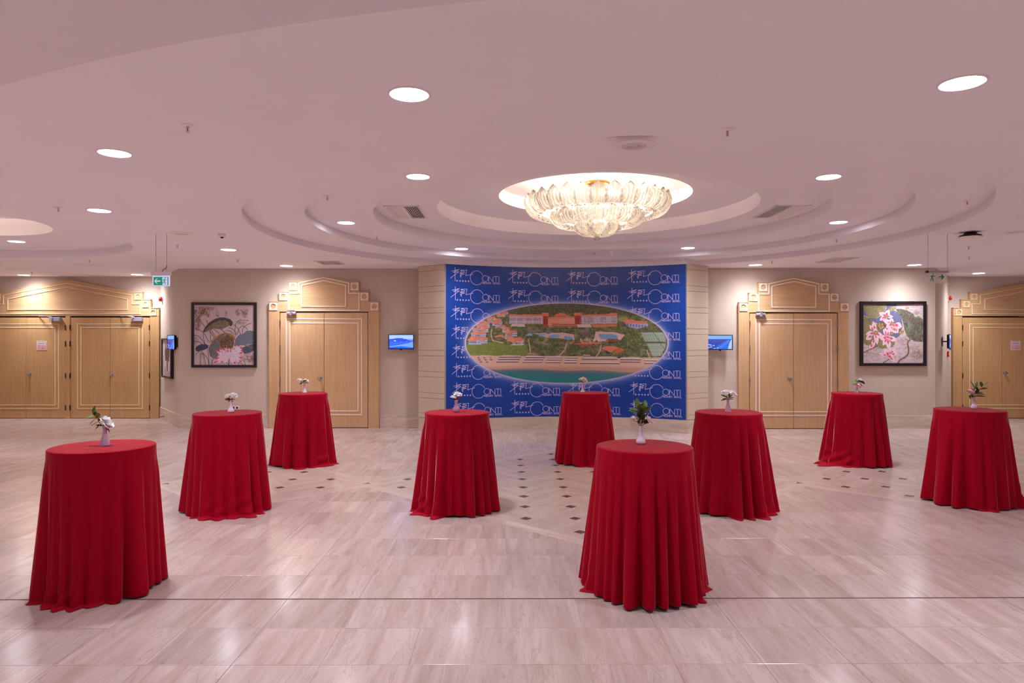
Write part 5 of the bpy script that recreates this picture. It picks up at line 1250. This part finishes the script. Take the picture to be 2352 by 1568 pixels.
bme = bpy.data.meshes.new('bulb'); bme.from_pydata(bm_.v, [], bm_.f); bme.materials.append(M['bulb'])
lamps = [(.98, 12, .60, .13), (.55, 7, .42, .4), (.14, 3, .27, .1)]
for r, n, z, ph in lamps:
    for k in range(n):
        a = 2*PI*(k+ph)/n
        o = bpy.data.objects.new('bulb', bme); COL.objects.link(o); o.parent = ch; o.location = (r*math.cos(a), r*math.sin(a), z)
for r, n, z, ph, wt in [(.80, 6, .66, .1, 1.0), (.45, 3, .46, .3, .7), (.0, 1, .30, .0, .7)]:
    for k in range(n):
        a = 2*PI*(k+ph)/n; ld = bpy.data.lights.new('bulb_light', 'POINT'); ld.energy = BULB*wt; ld.color = (1.0, .84, .66); ld.shadow_soft_size = .06
        o = bpy.data.objects.new('bulb_light', ld); COL.objects.link(o); o.parent = ch; o.location = (r*math.cos(a), r*math.sin(a), z)

o = empty('bowl_lamp', (LD_I[0]-.3, LD_I[1], 3.95)); tag(o, 'warm ceiling bowl lamp in the left recess, just outside the picture', 'ceiling lamp')
MB().lathe([(.12, 0), (.1, -.03), (.03, -.04), (.03, -.09)], 24).build('lamp_base', 'brass', o)
t = MB().lathe([(.30, -.10), (.26, -.17), (.16, -.22), (.02, -.24)], 28, caps=False).build('glass_bowl', 'glassleaf', o); set_smooth_angle(t, .9)
ld = bpy.data.lights.new('bulb_light', 'POINT'); ld.energy = 26; ld.color = (1.0, .86, .66); ld.shadow_soft_size = .06
t = bpy.data.objects.new('bulb_light', ld); COL.objects.link(t); t.parent = o; t.location = (0, 0, -.13)

# ------------------------------------------------------------------ cocktail tables with red cloths
HT = 1.10
TABLES = [ # px, py of the top's centre, label, hem radius, folds, seed, pools (angle, half width, spill)
    (236.5, 1024.0, 'leftmost front cocktail table', .405, 20, 11, [(262, 26, .07), (238, 14, .05), (300, 10, .02)]),
    (522.5, 947.5, 'second cocktail table from left, before the lotus painting', .44, 17, 5, [(275, 22, .06), (318, 20, .08), (240, 8, .03)]),
    (696.5, 902.5, 'far cocktail table before the left double door', .47, 16, 21, [(335, 22, .09), (280, 16, .04), (190, 10, .04)]),
    (1049.5, 946.0, 'cocktail table before the left edge of the banner', .46, 22, 8, [(215, 12, .10), (240, 12, .05)]),
    (1344.5, 901.0, 'far cocktail table before the middle of the banner', .46, 18, 14, [(275, 16, .05), (310, 16, .06)]),
    (1480.0, 1023.5, 'frontmost cocktail table right of centre', .455, 25, 3, [(186, 7, .05), (352, 10, .04), (322, 6, .03)]),
    (1673.0, 945.5, 'cocktail table between the banner and the right double door', .50, 18, 31, [(300, 26, .05), (262, 7, .04)]),
    (1967.5, 902.0, 'far cocktail table before the right end of the right door', .48, 17, 44, [(196, 16, .24), (222, 18, .10)]),
    (2227.0, 940.0, 'rightmost cocktail table', .47, 16, 17, [(262, 10, .05), (340, 18, .16)])]
def cloth(root_loc, Rb, nf, seed, pools, label):
    rs = np.random.RandomState(seed); NAg, NT = 300, 54
    th = np.linspace(0, 2*PI, NAg, endpoint=False)
    # fold phase: uneven spacing
    ph = nf*th
    for k in range(1, 6): ph = ph+rs.uniform(-1, 1)*2.6/k*np.sin(k*th+rs.rand()*6.28)
    ph = ph+rs.uniform(.5, .8)*np.sin(nf*.31*th+rs.rand()*6.28)*(1 if nf else 0)*0+.7*np.sin(7*th+rs.rand()*6.28)
    ph0 = rs.rand()*6.28
    amp_th = .32+.78*np.clip(.5+sum(rs.uniform(-.6, .6)*np.sin(k*th+rs.rand()*6.28) for k in (2, 3, 5, 7)), 0, 1)
    swing = sum(rs.uniform(-.5, .5)*np.sin(k*th+rs.rand()*6.28) for k in (1, 2, 3, 4))
    hem = .008+.014*np.clip(.4+sum(rs.uniform(-.6, .6)*np.sin(k*th+rs.rand()*6.28) for k in (2, 3, 4, 6)), 0, 1)
    spill = np.zeros(NAg)
    for a, w, s_ in pools:
        dlt = (np.degrees(th)-a+180) % 360-180; spill = np.maximum(spill, s_*np.clip(1.35*np.exp(-(dlt/w)**2), 0, 1)*(1 if s_ > 0 else 0))
    spill = np.where(spill < .006, 0, spill)
    R0 = .364; verts = []; rows = []
    # flat top
    verts.append((0, 0, HT+.003)); 
    tops = [.06, .14, .22, .30, .338, .354, R0-.003]
    for r in tops:
        zz_ = HT+.003 if r < .35 else HT+.003-.0012*(r > .351)-.003*(r > .358)
        wv = .0007*np.sin(th*3+seed)*(r/.38)
        rows.append(np.stack([r*np.cos(th), r*np.sin(th), np.full(NAg, zz_)+wv], -1))
    drop = HT
    for i in range(NT+1):
        t = i/NT; tf = min(1.0, t/.86)                       # hanging part, then the part on the floor
        A = .120*tf**.95                                # fold depth
        p = ph+ph0+swing*1.2*tf
        ridge = np.abs(np.sin(p/2))**.85                     # rounded ridges, narrow valleys
        ridge2 = .5+.5*np.sin(p*.5+1.3*swing+2)
        start = np.clip((tf+.02-.06*ridge2)*6, 0, 1)
        flare = (Rb-.055-R0)*(tf**1.0)
        r = R0+.003+flare*(.85+.3*ridge2)+A*start*amp_th*(ridge*1.0-.08)+.02*tf*(1-amp_th)+.002*start*np.sin(3*p+i*.05)
        z = HT-.002-(HT-.002-hem)*tf
        if i <= 2: z = HT-.002-.006*i/2*1.0 if i else np.full(NAg, HT-.002)
        # extra length bulges just above the floor and then lies on it
        k = np.clip((tf-.72)/.28, 0, 1); sp = spill/.12
        r = r+k**2*spill*.35
        if t > .86:
            q = (t-.86)/.14
            n_ = np.sin(p*1.0+q*4)*.5+np.sin(p*1.9+1+q*2)*.16+np.sin(p*.5-q*3)*.45
            r = r+spill*q*(.72+.25*n_)
            z = z+np.where(spill > 0, np.clip(sp, 0, 1.2)*(.012+.017*np.abs(n_))*np.sin(PI*min(1, q*1.25))*1.0, 0)-np.where(spill > 0, hem-.004, 0)*q
            if q > 0: r = r+np.where(spill > 0, 0, -.0016*q); z = z+np.where(spill > 0, 0, .0022*q)
            z = np.maximum(z, .0035+.0*th)
        else:
            # sagging horizontal crumples above pooled cloth
            z = z+0*th
            r = r+np.where(spill > 0, k*np.clip(sp, 0, 1)*.016*np.sin(tf*46+swing*3+p*.6), 0)
        rows.append(np.stack([r*np.cos(th), r*np.sin(th), z+0*th], -1))
    V = np.concatenate([np.array(verts)]+rows)
    F_ = [(0, 1+k, 1+(k+1) % NAg) for k in range(NAg)]
    for i in range(len(rows)-1):
        a = 1+i*NAg; b = a+NAg
        F_ += [(a+k, b+k, b+(k+1) % NAg, a+(k+1) % NAg) for k in range(NAg)]
    o = mk('tablecloth', V.tolist(), F_, 'cloth', None, True, root_loc)
    tag(o, label, 'tablecloth', 'red cocktail tablecloths'); return o
tprot = []
def cocktail_table(x, y, label):
    root = empty('cocktail_table', (x, y, 0)); tag(root, label, 'table', 'cocktail tables hidden under red cloths')
    if not tprot:
        a = MB().lathe([(.34, HT-.028), (.354, HT-.024), (.356, HT-.006), (.35, HT-.001)], 40).build('tabletop', 'wood', root)
        b = MB().lathe([(.03, .06), (.03, HT-.03)], 16).build('column', 'greymetal', root); tprot.extend([a, b])
        for k in range(4):
            t = PI/4+k*PI/2; m = MB(); m.tube([(.02*math.cos(t), .02*math.sin(t), .09), (.2*math.cos(t), .2*math.sin(t), .06), (.33*math.cos(t), .33*math.sin(t), .026)], [.024, .02, .015], 8); m.lathe([(.022, 0.001), (.022, .022), (.01, .03)], 12, (.33*math.cos(t), .33*math.sin(t), 0)); tprot.append(m.build('foot', 'greymetal', root))
    else:
        for o in tprot: cc = o.copy(); COL.objects.link(cc); cc.parent = root
    return root
TP = []
for (px, py, lab, Rb, nf, seed, pools) in TABLES:
    Y = F*(CAM_H-HT)/(py-784); X = (px-1176)/F*Y; TP.append((X, Y))
    cocktail_table(X, Y, lab+', hidden under its cloth')
    cloth((X, Y, 0), Rb, nf, seed, pools, 'red floor-length cloth on the '+lab)

# ------------------------------------------------------------------ vases, roses and sprigs
ZT = HT+.0035
def ground(px, py):           # a point on a table top
    Y = F*(CAM_H-ZT)/(py-784); return Vector(((px-1176)/F*Y, Y, ZT))
VP = {'cone': [(.036, 0), (.036, .002), (.033, .02), (.025, .055), (.0175, .085), (.014, .105), (.0135, .115), (.017, .134), (.0145, .134), (.012, .112)],
      'bulb': [(.03, 0), (.036, .006), (.0385, .018), (.034, .034), (.0235, .05), (.016, .068), (.0135, .09), (.013, .115), (.0155, .142), (.0135, .142), (.011, .11)],
      'ball': [(.028, 0), (.036, .01), (.042, .03), (.038, .048), (.026, .06), (.019, .066), (.0165, .08), (.0165, .10), (.019, .142), (.0165, .142), (.013, .10)],
      'flute': [(.039, 0), (.039, .004), (.033, .018), (.022, .04), (.0165, .062), (.0145, .09), (.015, .12), (.0185, .142), (.016, .142), (.012, .1)],
      'ridged': [(.038, 0), (.04, .01), (.035, .028), (.024, .048), (.019, .06), (.021, .066), (.0155, .074), (.0135, .1), (.0165, .134), (.014, .134), (.011, .1)]}
def vase(px, py, kind, mat, label):
    p = ground(px, py); o = MB().lathe(VP[kind], 32).build('bud_vase', mat, None, loc=p); set_smooth_angle(o, .9); tag(o, label, 'vase', 'white bud vases on the cocktail tables'); return p, max(z for _, z in VP[kind])
def bloom(seed, R, mat, parent, loc, tilt, az):
    R = R*1.2; tilt = tilt*.8+.15
    rs = np.random.RandomState(seed); b = MB()
    for ring, (n, op, rr, hh) in enumerate([(3, .10, .34, .66), (4, .22, .54, .64), (5, .42, .78, .60), (6, .52, 1.0, .54), (7, .66, 1.12, .40)]):
        for k in range(n):
            a = 2*PI*(k+.5*(ring % 2)+rs.uniform(-.1, .1))/n; w = 2*PI/n*.72; nu, nv = 6, 5; base = len(b.v)
            for i in range(nv):
                t = i/(nv-1)
                for j in range(nu):
                    s_ = 2*j/(nu-1)-1; aa = a+s_*w*(.45+.55*math.sin(PI*min(1, t*.8+.15)))
                    rad = R*rr*(math.sin(t*1.5)**.8*(.75+.25*op)+.10*op*t**4)*(1-.05*s_*s_)
                    zz_ = R*(-.35+hh*1.55*t*(1-.16*op*t)-.16*t*s_*s_-.34*(op > .6)*t**3*op)+R*.03*rs.uniform(-1, 1)*t
                    b.v.append((rad*math.cos(aa), rad*math.sin(aa), zz_))
            b.f += [(base+i*nu+j, base+i*nu+j+1, base+(i+1)*nu+j+1, base+(i+1)*nu+j) for i in range(nv-1) for j in range(nu-1)]
    Mt = Matrix.Translation(loc) @ Matrix.Rotation(az, 4, 'Z') @ Matrix.Rotation(tilt, 4, 'Y')
    vs = [tuple(Mt @ Vector(v)) for v in b.v]
    o = mk('bloom', vs, b.f, mat, parent, True)
    o['label'] = {'rose': 'pale pinkish white bloom', 'rose_w': 'cream bloom', 'rose_p': 'pink bloom'}[mat]; return o
def leafm(parent, base, d, L, W, mat, curl=.25):
    d = Vector(d).normalized(); side = d.cross(Vector((0, 0, 1)));
    if side.length < .2: side = Vector((1, 0, 0))
    side.normalize(); nrm = side.cross(d).normalized(); base = Vector(base); vs = []; n = 7
    # turn leaves a little towards the viewer so that they show their blade
    side = (side+nrm*.35).normalized(); nrm = side.cross(d).normalized()
    for i in range(n):
        t = i/(n-1); w = W*math.sin(PI*min(1, t*.92+.05))**.75*(1-.15*t); c0 = base+d*L*t-nrm*(-curl*L*t*t*.5)*-1
        for s_ in (-1, -.5, 0, .5, 1): vs.append(c0+side*w*s_+nrm*abs(s_)*w*.28)
    fs = [(i*5+j, i*5+j+1, (i+1)*5+j+1, (i+1)*5+j) for i in range(n-1) for j in range(4)]
    o = mk('leaf', vs, fs, mat, parent, True); return o
def rose(p, top, bx, bz, dy, R, mat, label, seed, leaves=(), tilt=.5, az=None):
    """bx, bz: bloom centre from the vase mouth, metres right and up; leaves: (along the stem, dx, dz, length, material)"""
    mouth = p+Vector((0, 0, top-.012)); root = empty('rose', mouth); tag(root, label, 'flower', 'roses in the bud vases')
    end = Vector((bx, dy, bz)); mid = end*.5+Vector((bx*.05, 0, .01))
    MB().tube([(0, 0, -.06), (0, 0, 0), mid, end-Vector((0, 0, R*.3))], .0022, 6).build('stem', 'stem', root)
    bloom(seed, R, mat, root, end, tilt, az if az is not None else (0 if bx >= 0 else PI)+random.uniform(-.5, -.1)*(1 if bx >= 0 else -1))
    b = MB()
    for k in range(5):
        a = 2*PI*k/5; q = end+Vector((0, 0, -R*.42)); b.add([q+Vector((math.cos(a+.5)*.004, math.sin(a+.5)*.004, 0)), q+Vector((math.cos(a-.5)*.004, math.sin(a-.5)*.004, 0)), q+Vector((math.cos(a)*R*.6, math.sin(a)*R*.6, R*.1))], [(0, 1, 2)])
    b.build('sepals', 'leafd', root)
    for (t, dx, dz, L, mt) in leaves:
        q = end*t; leafm(root, q, (dx, random.uniform(-.5, .1), dz), L*1.05, L*.42, mt)
    return root
def sprig(p, top, ex, ez, leaves, label, dy=0.0):
    mouth = p+Vector((0, 0, top-.012)); root = empty('leafy_sprig', mouth); tag(root, label, 'leafy stem', 'leafy sprigs in the bud vases')
    end = Vector((ex, dy, ez)); MB().tube([(0, 0, -.06), (0, 0, 0), end*.5+Vector((ex*.08, 0, .006)), end], [.0024, .0024, .002, .0012], 6).build('stem', 'stem', root)
    for (t, dx, dz, L, mt) in leaves: leafm(root, end*t, (dx, random.uniform(-.6, .2), dz), L*1.08, L*.33, mt)
    return root
random.seed(5)
D, G, B_ = 'leafd', 'leafm', 'leafb'
# far left front vase: cone, two white roses right, long sprig left
u = 5.3/F
p, t = vase(241, 1021.5, 'cone', 'ceramic_s', 'speckled cone-shaped bud vase on the leftmost front table')
rose(p, t, 2*u, 23*u, -.004, .031, 'rose', 'upper pale rose in the vase on the leftmost front table', 1, [(.3, .9, -.3, .045, D), (.3, -.9, .2, .04, D)], .35)
rose(p, t, 11*u, 12*u, -.012, .034, 'rose', 'lower pale rose leaning right in the vase on the leftmost front table', 2, [(.2, .8, -.7, .045, D), (.2, .5, -.2, .04, D)], .9)
sprig(p, t, -24*u, 32*u, [(.25, -.8, .25, .045, D), (.35, -.7, -.6, .06, B_), (.55, -.9, -.35, .072, B_), (.6, .55, .6, .055, G), (.75, -.9, -.45, .068, G), (.8, .6, .9, .06, G), (.95, -1, -.15, .07, G), (1, .1, .3, .04, D), (1, .05, 1, .07, G), (1.02, .5, .7, .035, D)], 'long green sprig leaning left on the leftmost front table')
# second from left
u = 7.77/F
p, t = vase(530.5, 947, 'bulb', 'ceramic', 'glossy bud vase on the second table from left')
rose(p, t, -6*u, 11*u, 0, .035, 'rose', 'left pale rose on the second table from left', 3, [(.2, -.9, .1, .05, D), (.2, -.4, -.3, .03, B_)], -.1)
rose(p, t, 6*u, 13*u, 0.01, .037, 'rose', 'right pale rose on the second table from left', 4, [(.3, .9, -.1, .05, D), (.3, .2, .2, .04, G), (.2, .3, -.2, .03, B_)], .3)
sprig(p, t, -1*u, 6*u, [(.5, .6, .2, .04, G), (.6, -.5, .3, .04, D), (.4, -1, .25, .065, B_)], 'short leaf tuft between the roses on the second table from left', -.02)
# far left back
u = 10.76/F
p, t = vase(699.5, 901, 'flute', 'ceramic', 'white bud vase before the left double door')
rose(p, t, -11*u, 10*u, 0, .034, 'rose', 'left pale rose bud before the left double door', 5, [(.4, -.9, -.3, .06, D), (.4, -.7, -.6, .05, D)], -.4)
rose(p, t, 3*u, 8*u, .02, .034, 'rose', 'right pale rose before the left double door', 6, [(.3, .9, .1, .06, D), (.2, -.5, -.5, .035, B_)], .4)
sprig(p, t, -2*u, 8*u, [(.6, .5, .5, .07, G), (.5, -.6, .4, .06, G), (.8, .7, .5, .06, D)], 'green leaves among the roses before the left double door', -.03)
# before the banner's left edge
u = 7.84/F
p, t = vase(1047.8, 946, 'ball', 'ceramic_s', 'ball-shaped bud vase before the left edge of the banner')
rose(p, t, 4*u, 14*u, 0, .042, 'rose', 'large upper pale rose before the left edge of the banner', 7, [(.3, .8, .2, .05, G)], .1)
rose(p, t, -5*u, 8*u, -.015, .034, 'rose', 'lower left pale rose before the left edge of the banner', 8, [(.3, -.9, .3, .045, G), (.2, .1, .9, .05, D)], -.5)
sprig(p, t, 4*u, 5*u, [(.5, .8, .4, .05, B_), (.8, .9, .5, .05, G), (.3, -.7, .3, .05, D)], 'small leaf tuft under the roses before the left edge of the banner', -.02)
# before the banner's middle
u = 10.85/F
p, t = vase(1338.5, 900, 'flute', 'ceramic', 'white bud vase before the middle of the banner')
rose(p, t, -4*u, 10*u, 0, .036, 'rose_w', 'small left cream rose before the middle of the banner', 9, [(.5, -.4, .2, .04, D)], -.5)
rose(p, t, 3*u, 9*u, -.01, .05, 'rose_w', 'large right cream rose drooping before the middle of the banner', 10, [(.4, .6, -.1, .04, G)], .7)
# frontmost
u = 5.3/F
p, t = vase(1472, 1019, 'bulb', 'ceramic', 'glossy bud vase on the frontmost table')
rose(p, t, 18*u, 17*u, -.01, .034, 'rose_p', 'pale pink rose leaning right on the frontmost table', 11, [(.5, .4, .8, .05, D), (.4, .7, .3, .05, B_)], .8)
rose(p, t, -13*u, 18*u, .02, .034, 'rose', 'half hidden pale rose on the left of the frontmost bouquet', 12, [(.4, -.3, .9, .05, D)], -.8)
sprig(p, t, -6*u, 44*u, [(.25, -.5, .7, .06, B_), (.35, .35, .8, .06, D), (.45, -.75, .75, .075, G), (.55, .3, .9, .07, D), (.65, -.9, .5, .085, G), (.75, .4, .9, .06, G), (.85, -1, .45, .075, G), (.95, .45, .9, .07, G), (1, -.15, 1, .075, G), (.5, .1, 1, .07, D)], 'tall left leafy sprig on the frontmost table')
sprig(p, t, 7*u, 40*u, [(.2, .4, .8, .06, G), (.35, -.5, .8, .06, D), (.5, .6, .8, .065, D), (.6, -.3, 1, .07, D), (.8, .75, .8, .07, G), (.9, -.2, 1, .07, G), (1, .9, .6, .075, G), (1, .1, 1, .075, G), (.4, .1, 1, .06, D)], 'tall right leafy sprig on the frontmost table', -.02)
# right of the banner
u = 7.86/F
p, t = vase(1672, 944.5, 'cone', 'ceramic_s', 'speckled cone-shaped bud vase right of the banner')
rose(p, t, -5*u, 19*u, -.01, .046, 'rose', 'large left pale rose right of the banner', 13, [(.3, -.9, .55, .08, D), (.2, -1, -.15, .07, B_)], .0)
rose(p, t, 12*u, 16*u, 0, .044, 'rose', 'right pale rose leaning right, right of the banner', 14, [(.3, .8, .3, .05, B_)], .7)
sprig(p, t, 2*u, 10*u, [(.3, .8, .1, .05, D), (.5, -.5, .6, .05, G), (.7, .5, .8, .05, G), (.8, 0, .9, .05, G), (.4, -.8, .6, .06, D)], 'leaf tuft under the two roses right of the banner', -.03)
# before the right door
u = 10.76/F
p, t = vase(1967.8, 901.5, 'ridged', 'ceramic', 'ridged white bud vase before the right double door')
rose(p, t, 2*u, -1*u, -.035, .036, 'rose_p', 'low pink rose hanging at the vase neck before the right double door', 15, [], .9)
rose(p, t, 10*u, 12*u, .02, .026, 'rose', 'small white bud among dark leaves before the right double door', 16, [(.7, .9, -.35, .09, D)], .3)
sprig(p, t, 0*u, 8*u, [(1, -.95, -.25, .10, G), (1, .95, -.15, .11, D), (.9, .5, .35, .06, G), (.9, -.2, .5, .05, D), (.7, .8, -.5, .09, D), (.6, -.8, -.5, .06, B_)], 'spreading dark leaves before the right double door')
# rightmost
u = 8.14/F
p, t = vase(2237.5, 938.5, 'bulb', 'ceramic', 'glossy bud vase on the rightmost table')
rose(p, t, -10*u, 14*u, -.02, .036, 'rose_p', 'pale pink rose leaning left on the rightmost table', 17, [(.6, -.6, -.8, .06, D), (.7, .2, .4, .05, D)], -.9)
sprig(p, t, 6*u, 28*u, [(.1, .9, .15, .10, D), (.15, -.9, .25, .07, D), (.3, .7, .4, .08, G), (.45, -.6, .5, .07, D), (.6, .8, .4, .08, G), (.75, -.5, .6, .06, G), (.3, .2, .9, .07, D), (.9, .2, .9, .06, D)], 'middle green sprig on the rightmost table')
sprig(p, t, 16*u, 26*u, [(.5, -.3, .9, .07, D), (.7, .9, .3, .07, D), (.85, 1, .1, .07, G), (1, .8, .75, .09, G), (1, -.1, 1, .06, D), (.3, .8, .1, .08, D)], 'right green sprig on the rightmost table', -.01)
sprig(p, t, -3*u, 24*u, [(.5, -.4, .8, .06, D), (.8, .6, .7, .06, G), (1, -.25, 1, .08, G), (.2, -.8, .2, .07, D)], 'left upright green sprig on the rightmost table', -.01)
